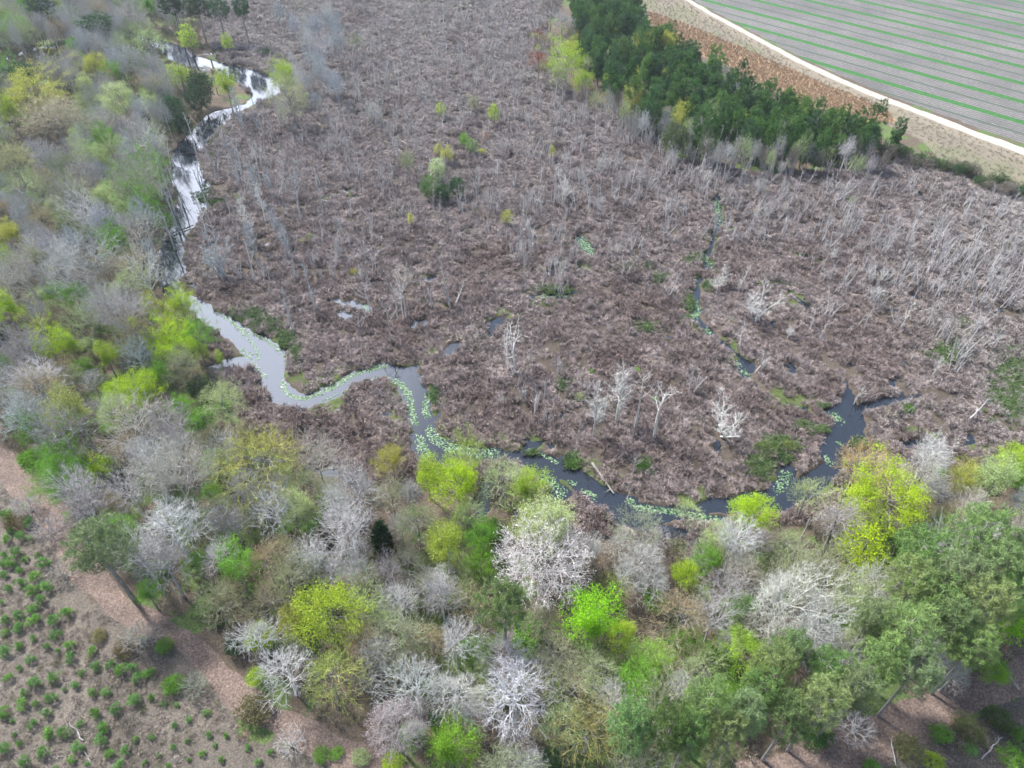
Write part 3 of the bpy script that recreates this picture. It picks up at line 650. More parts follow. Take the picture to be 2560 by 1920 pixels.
def clump(seed, n, rad, h, wd, m, arch=.7, twigs=8):
    rng = np.random.default_rng(seed); g = Geo()
    a = rng.uniform(0, 6.28, n); r = rad * .75 * np.sqrt(rng.random(n)); A = np.stack([r * np.cos(a), r * np.sin(a), rng.uniform(0, h * .35, n)], 1)
    b = a + rng.normal(size=n) * .9; o = np.stack([np.cos(b), np.sin(b), 0 * b], 1)
    hh = h * rng.uniform(.5, 1.1, n) * (1.1 - .5 * r / rad)
    M = A + o * (rad * .22) + np.stack([0 * a, 0 * a, hh], 1); Bp = M + o * rad * rng.uniform(.2, .7, (n, 1)) * arch + np.stack([0 * a, 0 * a, -hh * rng.uniform(-.3, .5, n)], 1)
    s = rng.normal(size=(n, 3)); u = np.cross(M - A, s); u /= np.linalg.norm(u, axis=1, keepdims=True); wv = (wd * rng.uniform(.5, 1.4, n))[:, None]
    P = np.stack([A - u * wv * .6, A + u * wv * .6, M + u * wv, M - u * wv, Bp], 1).reshape(-1, 3); q = np.arange(n)[:, None] * 5
    g.add(P, np.concatenate([q + [0, 1, 2], q + [0, 2, 3], q + [3, 2, 4]]))
    if twigs:
        A = np.stack([rng.normal(size=twigs) * rad * .4, rng.normal(size=twigs) * rad * .4, np.full(twigs, h * .3)], 1)
        d = rng.normal(size=(twigs, 3)) * .5; d[:, 2] = rng.uniform(.5, 1.3, twigs); g.blades(A, A + d * h * 1.3, .025, 0, rng)
    me = g.mesh('tuft', [m]); return bpy.data.objects.new('tuft', me)
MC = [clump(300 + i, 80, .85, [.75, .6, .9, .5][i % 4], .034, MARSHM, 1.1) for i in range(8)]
GC = [clump(320 + i, 60, .5, .6, .028, GRASSM, .8, 0) for i in range(3)]
FC = [clump(330 + i, 36, .7, .8, .02, BRUSHM, .9, 14) for i in range(5)]
SC = [clump(340 + i, 30, .45, .8, .03, SAGEM, .5, 0) for i in range(3)]
def visible(x, y, m=1.14, z=0):
    v = np.stack([x, y, np.full(np.shape(x), z - CAMH)], -1); zc = v @ np.array(FW); px = v[..., 0] / zc * FPX; py = (v @ np.array(UP)) / zc * FPX
    return (np.abs(px) < 1280 * m) & (np.abs(py) < 960 * m) & (zc > 1)
def scatter_pts(polyW, step, jitter=.5, far=0.0):
    a = np.array(polyW); x0, y0 = np.maximum(a.min(0), (-330, 20)); x1, y1 = np.minimum(a.max(0), (330, 425))
    xx, yy = np.meshgrid(np.arange(x0, x1, step), np.arange(y0, y1, step)); xx = (xx + npr.uniform(-jitter, jitter, xx.shape) * step).ravel(); yy = (yy + npr.uniform(-jitter, jitter, yy.shape) * step).ravel()
    keep = inpoly(xx, yy, polyW) & visible(xx, yy)
    if far: keep &= npr.random(len(xx)) < np.clip(1.05 - (yy - 150) * far, .35, 1)
    return xx[keep], yy[keep]
def cover(name, x, y, variants, s, label, cat, sj=.35, z=0., upr=.25):
    n = len(x); sc = s * npr.uniform(1 - sj, 1 + sj, n); scl = np.stack([sc, sc, sc * npr.uniform(.7, 1.2, n)], 1)
    rot = np.stack([npr.normal(size=n) * upr, npr.normal(size=n) * upr, npr.uniform(0, 6.28, n)], 1)
    return gn_scatter(name, np.stack([x, y, np.full(n, z)], 1), scl, rot, npr.integers(0, len(variants), n), variants, label, cat)
x, y = scatter_pts(MW, 1.08, .5, .0022)
cdx = creek_d(x, y) + (fbm(x, y, 3.2, 8) - .5) * 2.0; hol = fbm(x, y, 5, 21, 4)
wet = np.zeros(len(x), bool)
k = (cdx > .55) & (hol > .265) & (fbm(x, y, 2.6, 53, 2) > .30)
x, y = x[k], y[k]; big = .75 + .55 * fbm(x, y, 7, 51) + (y - 100) * .0018
n = len(x); hgt = .25 + 1.7 * fbm(x, y, 3.6, 52, 3)
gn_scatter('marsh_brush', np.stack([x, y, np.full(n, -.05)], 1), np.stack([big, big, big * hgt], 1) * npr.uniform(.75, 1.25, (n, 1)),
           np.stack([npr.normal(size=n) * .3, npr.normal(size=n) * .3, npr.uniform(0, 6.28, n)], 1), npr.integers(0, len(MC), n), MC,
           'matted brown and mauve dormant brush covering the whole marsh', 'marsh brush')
print('marsh clumps', n)
# green growth in the marsh
GP = [(2185, 830, 40, 60), (2050, 760, 40, 22), (1385, 575, 22, 12), (1420, 602, 16, 8), (1395, 708, 22, 10), (1500, 560, 20, 10), (1215, 832, 14, 10), (1387, 1008, 16, 16), (1236, 998, 14, 14), (1680, 970, 34, 22), (1640, 1010, 22, 18),
      (540, 680, 30, 12), (580, 705, 30, 14), (620, 735, 16, 14), (440, 425, 24, 22), (470, 440, 20, 12), (465, 310, 14, 30), (480, 285, 20, 10), (1860, 960, 24, 10), (1730, 920, 16, 8), (1490, 655, 14, 14), (940, 855, 8, 14),
      (1960, 885, 18, 8), (1760, 930, 24, 7), (640, 765, 10, 16), (1530, 620, 10, 10), (1770, 880, 16, 5), (1200, 630, 30, 9), (2080, 700, 20, 8), (1480, 690, 10, 5), (1150, 980, 20, 5)]
gx, gy = [], []
for a, b, wx_, wy_ in GP:
    for _ in range(int(wx_ * wy_ * .8) + 26):
        u = npr.normal(size=2) * .5; p = G(a + u[0] * wx_, b + u[1] * wy_); gx.append(p.x); gy.append(p.y)
gx, gy = np.array(gx), np.array(gy); kk = (creek_d(gx, gy) > .2) | (npr.random(len(gx)) < .15); cover('green_sedge', gx[kk], gy[kk], GC, 1.0, 'fresh green sedge tufts growing in patches across the brown marsh', 'sedge', .4)
# sage grass bank
x, y = scatter_pts(SAGEW, 1.0); cover('broom_grass', x, y, SC, .9, 'orange-brown dry broom grass on the bank between pines and sand road', 'dry grass')
# woodland floor
FOR = [(-300, -60), (300, -60), (420, -20), (450, 100), (430, 330), (385, 560), (430, 720), (500, 900), (700, 1040), (1200, 1170), (1750, 1150), (2050, 1010), (2600, 980), (2600, 1430), (2250, 1450), (2000, 1530), (1700, 1650), (1500, 1760), (900, 1720), (560, 1440), (250, 1240), (80, 1010), (-300, 900)]
FORW = W(FOR)
def m_tr(line, x, y):
    return segdist(x, y, [tuple(G(a, b)[:2]) for a, b, _ in line], [c * mpp(a, b) * .5 for a, b, c in line])
x, y = scatter_pts(FORW, 1.7); k = (m_tr(TRACK1, x, y) > 0) & (m_tr(TRACK2, x, y) > 0) & (creek_d(x, y) > .5) & (fbm(x, y, 9, 61) > .36)
cover('woodland_brush', x[k], y[k], FC, 1.3, 'low bare brush and saplings over the leaf litter beneath the trees', 'brush', .5)
def m_straw(t, b, o): t.links.new(ramp(t, nnoise(t, .6, 4), [(.3, (.16, .12, .09)), (.5, (.34, .28, .23)), (.7, (.46, .41, .35))]), b.inputs['Base Color'])
STRM = mat('dead_weeds', m_straw); WC = [clump(360 + i, 44, .6, .4, .02, STRM, 1.3, 8) for i in range(4)]
for pw in (CLEARW, CLEAR2W):
    x, y = scatter_pts(pw, .95); k = (m_tr(TRACK1, x, y) > -.5) & (m_tr(TRACK2, x, y) > -.5) & (fbm(x, y, 6, 62) > .40)
    cover('clearing_brush', x[k], y[k], WC + FC[:1], .8, 'grey-brown dead weeds and brush between the pine saplings' if pw is CLEARW else 'dead weeds and brush below the curved track', 'brush', .5)
x, y = scatter_pts(BANKW, 1.6); k = (m_tr(ROAD, x, y) > 1.5)
BC = [clump(350 + i, 26, .5, .35, .02, BRUSHM, .9, 4) for i in range(3)]
cover('verge_grass', x[k], y[k], BC, 1.0, 'dull tan grass of the verge beside the sand road', 'grass', .5)

# lily pads
def m_pad(t, b, o):
    t.links.new(ramp(t, nnoise(t, 2.2, 2), [(.36, (.045, .10, .035)), (.5, (.12, .20, .09)), (.62, (.26, .36, .21)), (.75, (.40, .46, .33))]), b.inputs['Base Color']); b.inputs['Roughness'].default_value = .45
PADM = mat('lily_pads', m_pad)
for li, (ln, wpx, dens, where) in enumerate(LILY):
    pts = []
    P = [G(a, b) for a, b in ln]; ww = wpx * mpp(*ln[0]) * .5
    for i in range(len(P) - 1):
        nn_ = int((P[i + 1] - P[i]).length * 2 * ww * dens * 24) + 4
        for _ in range(nn_):
            t = rnd.random(); p = P[i].lerp(P[i + 1], t); a = rnd.uniform(0, 6.28); r = ww * 1.3 * math.sqrt(rnd.random()); pts.append((p.x + r * math.cos(a), p.y + r * math.sin(a)))
    pts = np.array(pts); keep = (fbm(pts[:, 0], pts[:, 1], 1.4, 71, 3) > .50 - .42 * dens)
    pts = pts[keep] if keep.sum() > 5 else pts
    nP = len(pts); an = np.arange(7) * 6.283 / 7 + npr.uniform(0, 6, (nP, 1)); rr = npr.uniform(.07, .21, (nP, 1)) * (1 + max(0, P[0].y - 180) * .003)
    rim = np.stack([pts[:, 0:1] + rr * np.cos(an), pts[:, 1:2] + rr * np.sin(an), np.broadcast_to(npr.uniform(-.15, -.11, (nP, 1)), an.shape) + rr * .12 * np.sin(an + npr.uniform(0, 6, (nP, 1)))], -1)
    V = rim.reshape(-1, 3); q = np.arange(nP)[:, None] * 7; Fp = np.concatenate([q + [0, i, i + 1] for i in range(1, 6)])
    tag(link('lily_pads', mesh('lily_pads', V, Fp, [PADM])), 'pale green floating lily pads ' + where, 'lily pads', None, 'stuff')

# ------------------------------------------------------------------ ANCHORS (landmarks the labels lean on)
ANCH.update({
    'the cream crowned oak': (115, 255), 'the round conifer': (205, 50), 'the tall lime tree': (386, 165), 'the great grey tree': (188, 593), 'the twin lime crowns': (125, 741),
    'the yellow dome tree': (568, 995), 'the slim lime tree': (208, 1013), 'the speckled yellow tree': (158, 892), 'the lime cloud tree': (285, 843), 'the creek side inlet': (480, 775),
    'the lone big pine': (212, 1185), 'the dark cedar': (824, 1156), 'the white-trunked tree': (967, 1166), 'the white blossom tree': (1172, 1217), 'the vivid green tree': (1273, 1348),
    'the great lavender tree': (1111, 1502), 'the olive-gold tree': (1273, 1570), 'the small magnolia': (1573, 1392), 'the forked white tree': (1690, 1300), 'the glowing lime tree': (1905, 1085),
    'the orange-tan tree': (1855, 1003), 'the pine grove': (2050, 1250), 'the climbing green tree': (2172, 1368), 'the glossy bush': (1761, 1586), 'the yellow-tipped dome': (711, 1459),
    'the lime-gold tree': (705, 1318), 'the round green shrub': (373, 1475), 'the star-shaped bare tree': (626, 1603), 'the creekside lime pair': (990, 1045),
    'the creek bend': (640, 865), 'the channel fork': (865, 800), 'the small pond': (1071, 705), 'the marsh thicket': (960, 400), 'the dark pool': (1835, 925),
    'the choked channel': (1500, 660), 'the mossy pool': (1265, 530), 'the shaggy snag': (1345, 900), 'the twin snags': (1105, 785), 'the leaning log': (2118, 880),
    'the green sedge bed': (2185, 835), 'the pale puddles': (770, 675), 'the log by the creek': (1300, 1035), 'the grey pond': (1030, 145), 'the red-tinged tree': (1163, 130),
    'the big lime tree': (1222, 131), 'the domed yellow tree': (1372, 215), 'the field-edge conifer': (1939, 292), 'the silver channel': (575, 190), 'the creek narrows': (400, 370),
    'the ashen thicket': (680, 110), 'the field edge': (1748, 143), 'the picture top': (900, 0), 'the forest edge': (0, 400), 'the curved track': (2040, 1526), 'the litter track': (480, 1460),
    'the sapling clearing': (150, 1480), 'the far corner': (2200, 500), 'the wide marsh': (2000, 700), 'the wooded corner': (40, 60), 'the cream stand tree': (1446, 245), 'the hidden lime tree': (1431, 87), 'the large end pine': (1879, 278), 'the pale stand tree': (1529, 248), 'the lime-topped tree': (1607, 256), 'the thin olive tree': (1771, 309), 'the broom grass': (1640, 165)})
for k_ in ('the picture top', 'the forest edge', 'the far corner', 'the wide marsh'): ANCH.pop(k_)
A_ = 'appended'
# (kind, x, y, width px, colour, look, full label or None, options)
T = [
 ('leaf', 70, 200, 88, 'yel', 'yellow-green leafing tree', 'yellow-green leafing tree touching the cream crowned oak near the left edge'), ('leaf', 17, 238, 66, 'lime', 'lime leafing tree', None),
 ('blossom', 115, 252, 125, 'cream', 'cream tree', 'cream crowned oak, broad and flat topped, beside the yellow-green tree'), ('bush', 172, 285, 34, 'bright', 'bright green bush', None), ('leaf', 203, 140, 50, 'yel', 'yellow leafing tree', None),
 ('leaf', 262, 215, 78, 'pale', 'pale green leafing tree', None), ('pine', 205, 50, 72, 'deep', 'dark conifer', 'round dark conifer standing alone among bare trees near the top'), ('bud', 132, 70, 50, 'tan', 'tan budding tree', None),
 ('bare', 280, 45, 74, 'b_tan', 'tan bare tree', None), ('bud', 318, 88, 64, 'pale', 'pale olive budding tree', None), ('slim', 406, 80, 42, 'lime', 'lime slender tree', None), ('slim', 388, 160, 46, 'lime', 'tall lime tree', 'tall lime tree leaning over the dark creek bank'),
 ('slim', 490, 92, 26, 'lime', 'lime slender tree', None), ('leaf', 489, 187, 50, 'lime', 'lime leafing tree', None), ('bud', 458, 158, 40, 'tan', 'reddish tan budding tree', None), ('leaf', 615, 165, 50, 'lime', 'lime leafing tree', None), ('leaf', 630, 215, 62, 'olive', 'olive leafing tree', None),
 ('bush', 575, 112, 26, 'deep', 'dark green bush', None), ('dense', 432, 185, 62, 'dark', 'dark evergreen tree', None), ('dense', 372, 235, 62, 'deep', 'dark evergreen tree', None), ('dense', 425, 215, 50, 'dark', 'dark evergreen tree', None), ('dense', 392, 265, 46, 'dark', 'dark evergreen tree', None), ('leaf', 318, 12, 40, 'green', 'green leafing tree', None),
 ('leaf', 60, 8, 46, 'green', 'green leafing tree', None), ('leaf', 124, 7, 26, 'lime', 'lime leafing tree', None), ('pine', 85, 10, 60, 'dark', 'dark conifer', None), ('pine', 372, 10, 58, 'dark', 'dark conifer', None), ('pine', 425, 14, 60, 'dark', 'dark conifer', None), ('pine', 470, 18, 50, 'deep', 'dark conifer', None), ('pine', 520, 15, 40, 'deep', 'dark conifer', None),
 ('bud', 8, 50, 60, 'olive', 'dull green budding tree', None), ('dense', 50, 160, 54, 'deep', 'dark evergreen tree', None), ('dense', 13, 178, 54, 'deep', 'dark evergreen tree', None), ('dense', 105, 152, 48, 'deep', 'dark evergreen tree', None), ('dense', 172, 128, 30, 'green', 'dark evergreen tree', None),
 ('blossom', 25, 345, 84, (.50, .50, .25), 'cream-green tree', None), ('bud', 48, 405, 74, 'olive', 'olive budding tree', None), ('blossom', 101, 393, 44, 'cream', 'small cream tree', None), ('leaf', 24, 507, 56, 'yel', 'yellow leafing tree', None), ('leaf', 5, 552, 46, 'lime', 'lime leafing tree', None),
 ('bare', 296, 396, 110, 'b_olive', 'greenish grey bare tree', None), ('leaf', 259, 425, 28, 'pale', 'pale green leafing tree', None), ('dense', 352, 478, 36, 'green', 'dark evergreen tree', None), ('dense', 340, 590, 30, 'dark', 'dark evergreen tree', None),
 ('bare', 188, 578, 168, 'b_grey', 'grey bare tree', 'great grey tree with wide fanning bare limbs, largest on the upper slope'), ('bare', 55, 595, 115, 'b_tan', 'tan bare tree', None),
 ('leaf', 12, 665, 72, 'bright', 'bright green leafing tree', None), ('leaf', 116, 634, 46, 'green', 'green leafing tree', None), ('leaf', 167, 645, 58, 'green', 'green leafing tree', None), ('leaf', 321, 664, 54, 'yel', 'yellow-lime leafing tree', None), ('leaf', 388, 655, 60, 'lime', 'lime leafing tree', 'lime leafing tree overhanging the creek where the pale reach begins'),
 ('bare', 262, 680, 124, 'b_grey', 'grey bare tree', None), ('leaf', 101, 741, 54, 'bright', 'bright lime tree', 'farther bright crown of the twin lime crowns above the speckled yellow tree'), ('leaf', 148, 742, 52, 'bright', 'bright lime tree', 'nearer bright crown of the twin lime crowns, beside the olive tree'),
 ('leaf', 188, 742, 34, 'pale', 'pale green leafing tree', None), ('leaf', 186, 790, 34, 'green', 'green leafing tree', None), ('leaf', 230, 770, 58, 'lime', 'lime leafing tree', None), ('leaf', 330, 738, 40, 'bright', 'bright lime leafing tree', None), ('leaf', 381, 742, 66, 'bright', 'bright lime leafing tree', None), ('leaf', 366, 705, 46, 'yel', 'yellow-lime leafing tree', None),
 ('slim', 433, 757, 30, 'lime', 'lime slender tree', None), ('slim', 474, 770, 20, 'lime', 'lime slender tree', None), ('leaf', 249, 842, 52, 'bright', 'bright lime leafing tree', 'smaller crown behind the lime cloud tree'), ('leaf', 309, 840, 74, 'bright', 'bright lime leafing tree', 'lime cloud tree, a broad brilliant lime crown above bare brown trees'),
 ('leaf', 157, 890, 104, (.36, .40, .12), 'speckled yellow-green tree', 'speckled yellow tree with see-through olive lower limbs on the wooded slope'), ('leaf', 7, 780, 34, 'green', 'green leafing tree', None), ('bud', 385, 790, 74, 'olive', 'pale olive budding tree', None), ('leaf', 484, 868, 62, 'pale', 'pale green leafing tree', None),
 ('dense', 440, 905, 46, 'deep', 'dark evergreen tree', None), ('dense', 425, 838, 44, 'deep', 'dark evergreen tree', None), ('bush', 56, 990, 36, 'green', 'dark green bush', None), ('slim', 207, 1015, 54, 'bright', 'slim lime tree', 'slim lime tree, brilliant and narrow, among bare trees near the litter track'), ('slim', 243, 1003, 32, 'pale', 'pale slender tree', None),
 ('blossom', 242, 1092, 56, (.55, .46, .2), 'yellow-cream tree', None), ('bud', 566, 990, 178, (.44, .42, .10), 'yellow dome tree', 'yellow dome tree, the broad mustard-green crown nearest the marsh'), ('bud', 452, 945, 100, (.33, .33, .19), 'olive budding tree', None), ('bare', 380, 1030, 165, 'b_tan', 'cream bare tree', None), ('bare', 80, 818, 112, 'b_white', 'whitish bare tree', None),
 ('bare', 45, 900, 110, 'b_blue', 'blue-grey bare tree', None), ('bare', 132, 935, 110, 'b_mauve', 'mauve bare tree', None), ('bare', 292, 925, 120, 'b_tan', 'tan bare tree', None), ('pine', 212, 1180, 138, (.20, .28, .13), 'olive-green pine', 'lone big pine with a broad dull green crown beside the litter track'),
 ('leaf', 319, 1281, 54, 'green', 'green leafing tree', None), ('bush', 345, 1220, 50, 'vivid', 'vivid green bush', None), ('bare', 372, 1140, 165, 'b_white', 'whitish bare tree', None), ('bare', 470, 1200, 80, 'b_white', 'whitish bare tree', None), ('bud', 481, 1294, 84, (.34, .31, .17), 'olive-tan budding tree', None), ('bud', 585, 1300, 84, (.36, .31, .19), 'olive-tan budding tree', None),
 ('bush', 470, 1342, 32, 'deep', 'dark green bush', None), ('dense', 505, 1397, 40, 'deep', 'dark evergreen tree', None), ('dense', 558, 1375, 68, 'bright', 'bright green tree', 'dense bright green tree at the woodland edge beside the lime-gold tree'), ('dense', 554, 1459, 36, 'lime', 'lime small tree', None), ('leaf', 622, 1340, 56, 'yel', 'yellow-lime leafing tree', None),
 ('leaf', 705, 1318, 124, (.42, .54, .05), 'lime-gold tree', 'lime-gold tree, broad and brilliant with pale limbs, above the yellow-tipped dome'), ('bud', 632, 1390, 62, 'olive', 'pale olive budding tree', None), ('bare', 617, 1450, 108, 'b_white', 'whitish bare tree', None), ('bud', 711, 1462, 112, (.44, .50, .12), 'yellow-tipped dome tree', 'yellow-tipped dome with grey limbs showing through its rounded crown'),
 ('twigb', 626, 1603, 62, 'b_white', 'small white bare tree', 'star-shaped bare tree, small and white, standing on the leaf litter'), ('bush', 373, 1475, 52, 'green', 'green bush', 'round green shrub with a bright green foot inside the sapling clearing'), ('bush', 355, 1396, 38, 'green', 'green bush', None), ('bush', 268, 1400, 44, 'brown', 'brown-olive bush', None), ('bush', 214, 1373, 32, (.30, .28, .10), 'yellowish bush', None),
 ('bush', 548, 1535, 84, (.20, .20, .09), 'sparse olive bush', None), ('bush', 692, 1631, 38, 'green', 'green bush', None), ('bush', 727, 1627, 30, 'green', 'green bush', None), ('twigb', 420, 1480, 60, 'b_olive', 'olive bare bush', None), ('twigb', 300, 1375, 70, 'b_tan', 'tan bare bush', None), ('twigb', 130, 1235, 60, 'b_tan', 'tan bare bush', None), ('twigb', 100, 1140, 70, 'b_mauve', 'mauve bare bush', None), ('twigb', 60, 1090, 60, 'b_mauve', 'mauve bare bush', None), ('bush', 30, 1130, 44, 'brown', 'brown-olive bush', None),
 ('cedar', 824, 1158, 58, 'dark', 'dark cedar', 'dark cedar, narrow and dense, alone among grey bare trees'), ('leaf', 967, 1170, 96, (.40, .52, .06), 'yellow-lime tree', 'white-trunked tree with yellow-lime leaves and a bright pale stem'), ('leaf', 1041, 1158, 66, 'green', 'green leafing tree', None), ('leaf', 1037, 1222, 48, 'vivid', 'vivid green leafing tree', None), ('bud', 880, 1212, 94, (.27, .27, .19), 'dull olive budding tree', None), ('bare', 950, 1258, 78, 'b_white', 'whitish bare tree', None),
 ('blossom', 1172, 1213, 205, (.86, .80, .74), 'white blossom tree', 'white blossom tree, the broadest crown of creamy blossom in mid woodland'), ('pine', 1091, 1298, 118, (.19, .28, .10), 'soft green pine', None), ('blossom', 1170, 1338, 72, (.55, .55, .34), 'cream-green tree', None), ('leaf', 1275, 1340, 118, (.30, .62, .02), 'vivid green tree', 'vivid green tree with grey forked trunk, brightest in the lower woodland'),
 ('leaf', 1347, 1365, 58, 'lime', 'lime leafing tree', None), ('leaf', 1414, 1425, 74, (.33, .50, .10), 'lime leafing tree', None), ('bud', 1330, 1256, 60, (.36, .40, .12), 'olive-yellow budding tree', None), ('bare', 1394, 1210, 96, 'b_white', 'whitish bare tree', None), ('bud', 1390, 1140, 80, (.42, .44, .28), 'pale olive budding tree', None), ('leaf', 1481, 1238, 66, (.38, .56, .03), 'bright lime leafing tree', None),
 ('leaf', 1190, 1136, 110, 'pale', 'pale green leafing tree', None), ('leaf', 1131, 1146, 50, 'lime', 'lime leafing tree', None), ('bud', 1010, 1110, 80, 'pale', 'pale green budding tree', None), ('bud', 900, 1128, 90, (.32, .36, .18), 'dull green budding tree', None), ('bud', 880, 1375, 116, (.48, .50, .32), 'cream-green budding tree', None), ('bare', 985, 1390, 104, 'b_white', 'whitish bare tree', None), ('bare', 896, 1486, 122, (.60, .60, .54), 'pale bare tree', None),
 ('bare', 1098, 1415, 92, (.62, .60, .59), 'lavender-grey bare tree', None), ('bare', 1111, 1500, 192, (.66, .64, .63), 'great lavender tree', 'great lavender tree, widest bare crown above the leaf-littered foreground floor'), ('blossom', 853, 1570, 120, (.60, .52, .50), 'pinkish white tree', None), ('blossom', 893, 1576, 42, 'white', 'white blossom shrub tree', None),
 ('dense', 940, 1553, 42, 'deep', 'dark evergreen tree', None), ('leaf', 970, 1612, 104, (.26, .48, .04), 'green leafing tree', None), ('bush', 779, 1632, 44, 'pale', 'pale green bush', None), ('bush', 849, 1652, 50, 'lime', 'lime bush', None), ('bud', 1273, 1565, 140, (.42, .38, .13), 'olive-gold tree', 'olive-gold tree, a large sparse mustard crown between lavender tree and pines'),
 ('leaf', 1378, 1482, 90, 'green', 'green leafing tree', None), ('pine', 1367, 1570, 108, 'pine', 'green pine', None), ('pine', 1451, 1568, 90, (.13, .22, .06), 'green pine', None), ('bush', 984, 1328, 62, 'deep', 'dark green bush', None),
 ('leaf', 846, 993, 56, (.46, .44, .08), 'yellow leafing tree', None), ('leaf', 923, 1023, 78, 'lime', 'lime tree', 'paler tree behind the creekside lime pair, screening the lily pads'), ('leaf', 988, 1050, 100, (.42, .60, .03), 'lime tree', 'creekside lime pair front tree, tall and brilliant at the water edge'), ('leaf', 1005, 990, 58, (.42, .54, .12), 'pale lime leafing tree', None), ('leaf', 1138, 1055, 82, (.40, .56, .06), 'lime leafing tree', None), ('leaf', 1150, 1120, 60, 'lime', 'lime leafing tree', None),
 ('bare', 770, 1055, 125, 'b_mauve', 'mauve bare tree', None), ('bare', 1068, 1040, 58, 'b_dark', 'dark bare tree', None), ('bud', 1857, 1003, 94, (.58, .42, .20), 'orange-tan tree', 'orange-tan tree at the marsh edge below the dark pool'), ('bud', 1940, 1032, 76, 'cream', 'cream budding tree', None), ('bare', 2007, 985, 92, 'b_white', 'whitish bare tree', None), ('leaf', 2191, 993, 62, 'bright', 'bright lime leafing tree', None),
 ('leaf', 2158, 1033, 94, 'pale', 'pale lime leafing tree', None), ('leaf', 2090, 1035, 66, 'yel', 'yellow-lime leafing tree', None), ('leaf', 1928, 1085, 112, (.52, .70, .03), 'glowing lime tree', 'glowing lime tree, the widest brilliant crown near the marsh edge'), ('leaf', 1862, 1068, 84, (.50, .66, .05), 'glowing lime tree beside the orange-tan tree', 'smaller glowing lime crown touching the orange-tan tree'), ('leaf', 1620, 1105, 86, 'bright', 'bright lime leafing tree', None), ('bud', 1744, 1067, 76, 'pale', 'pale lime budding tree', None), ('bud', 1489, 1098, 58, 'pale', 'pale lime budding tree', None),
 ('bare', 2020, 1062, 70, 'b_grey', 'grey bare tree', None), ('bush', 1654, 966, 46, (.16, .22, .07), 'olive bush', None), ('bush', 1704, 962, 34, (.19, .25, .06), 'olive bush', None), ('slim', 1866, 1190, 84, (.44, .58, .02), 'yellow-lime tree', 'yellow-lime tree hanging below the glowing lime tree, above white bare limbs'), ('bare', 1587, 1173, 100, 'b_white', 'whitish bare tree', None),
 ('bare', 1690, 1300, 188, (.64, .60, .53), 'forked white tree', 'forked white tree, the broad bare white crown on a thick grey trunk'), ('bare', 1889, 1278, 108, (.62, .62, .52), 'whitish bare tree', None), ('bare', 1771, 1375, 110, 'b_white', 'whitish bare tree', None), ('blossom', 1573, 1392, 48, (.86, .78, .84), 'small magnolia', 'small magnolia with pinkish white flowers beside the lime tree'),
 ('leaf', 1608, 1400, 84, (.34, .52, .06), 'lime leafing tree', None), ('leaf', 1845, 1382, 58, 'pale', 'pale lime leafing tree', None), ('slim', 2176, 1350, 84, (.34, .66, .02), 'vivid green tree', 'climbing green tree, a tall vivid green column over the pines'), ('leaf', 2152, 1455, 52, (.25, .50, .02), 'vivid green leafing tree', None),
 ('bush', 1761, 1586, 74, (.07, .19, .03), 'glossy green bush', 'glossy bush, dense dark green, at the edge of the curved track'), ('twigb', 1849, 1572, 76, 'b_white', 'pale bare bush', None), ('bare', 2062, 1455, 76, 'b_grey', 'grey bare tree', None), ('bud', 1570, 1509, 44, 'lime', 'small lime budding tree', None),
 ('bush', 2034, 1586, 46, 'green', 'green bush', None), ('bush', 2091, 1574, 62, (.15, .18, .06), 'olive bush', None), ('bush', 2161, 1556, 66, (.13, .19, .06), 'olive bush', None), ('bush', 2020, 1643, 44, 'lime', 'lime bush', None), ('bush', 1966, 1617, 64, (.19, .20, .08), 'olive bush', None), ('bush', 2195, 1640, 56, 'green', 'green bush', None), ('bush', 1886, 1656, 40, 'green', 'green bush', None), ('bush', 2100, 1620, 30, 'sap', 'small green bush', None), ('bush', 2205, 1590, 40, 'green', 'green bush', None),
 # pine stand side and marsh
 ('leaf', 1222, 131, 66, 'lime', 'big lime tree', 'big lime tree with a yellow top beside the dark pine stand'), ('leaf', 1236, 108, 26, (.50, .42, .1), 'yellow leafing tree', None), ('leaf', 1261, 171, 40, 'lime', 'lime leafing tree', None), ('leaf', 1205, 160, 38, 'pale', 'pale lime leafing tree', None), ('leaf', 1310, 178, 26, 'lime', 'lime leafing tree', None),
 ('leaf', 1313, 206, 22, 'yel', 'yellow leafing tree', None), ('leaf', 1340, 198, 26, 'lime', 'lime leafing tree', None), ('leaf', 1374, 216, 44, (.48, .46, .12), 'domed yellow tree', 'domed yellow tree at the front of the dark pine stand'), ('leaf', 1431, 87, 58, 'yel', 'yellow-lime leafing tree', 'hidden lime tree, rounded, behind the dark pines close to the broom grass'), ('leaf', 1286, 163, 18, 'lime', 'lime leafing tree', None),
 ('leaf', 1424, 237, 26, 'yel', 'yellow leafing tree', None), ('blossom', 1446, 245, 30, 'cream', 'cream tree', 'cream stand tree, small, where the dark pines meet the marsh snags'), ('leaf', 1480, 250, 48, 'yel', 'yellow leafing tree', None), ('dense', 1458, 296, 62, (.13, .17, .07), 'olive evergreen tree', None), ('leaf', 1414, 279, 20, (.48, .44, .05), 'yellow leafing tree', None), ('bud', 1529, 248, 40, 'pale', 'pale budding tree', 'pale stand tree, thinly leafed, rising before the dark pines'),
 ('slim', 1607, 256, 26, 'lime', 'lime slender tree', 'lime-topped tree above white bare stems before the dark pines'), ('slim', 1771, 309, 24, 'olive', 'olive slender tree', 'thin olive tree among bare trees below the dark pines'), ('ypine', 1939, 290, 34, 'stand', 'dark conifer', 'field-edge conifer, the last dark conifer before the low shrub belt'), ('ypine', 1879, 278, 50, 'stand', 'dark pine', 'the large end pine of the dark stand beside the tan verge'), ('bush', 1842, 433, 22, 'olive', 'olive bush', None),
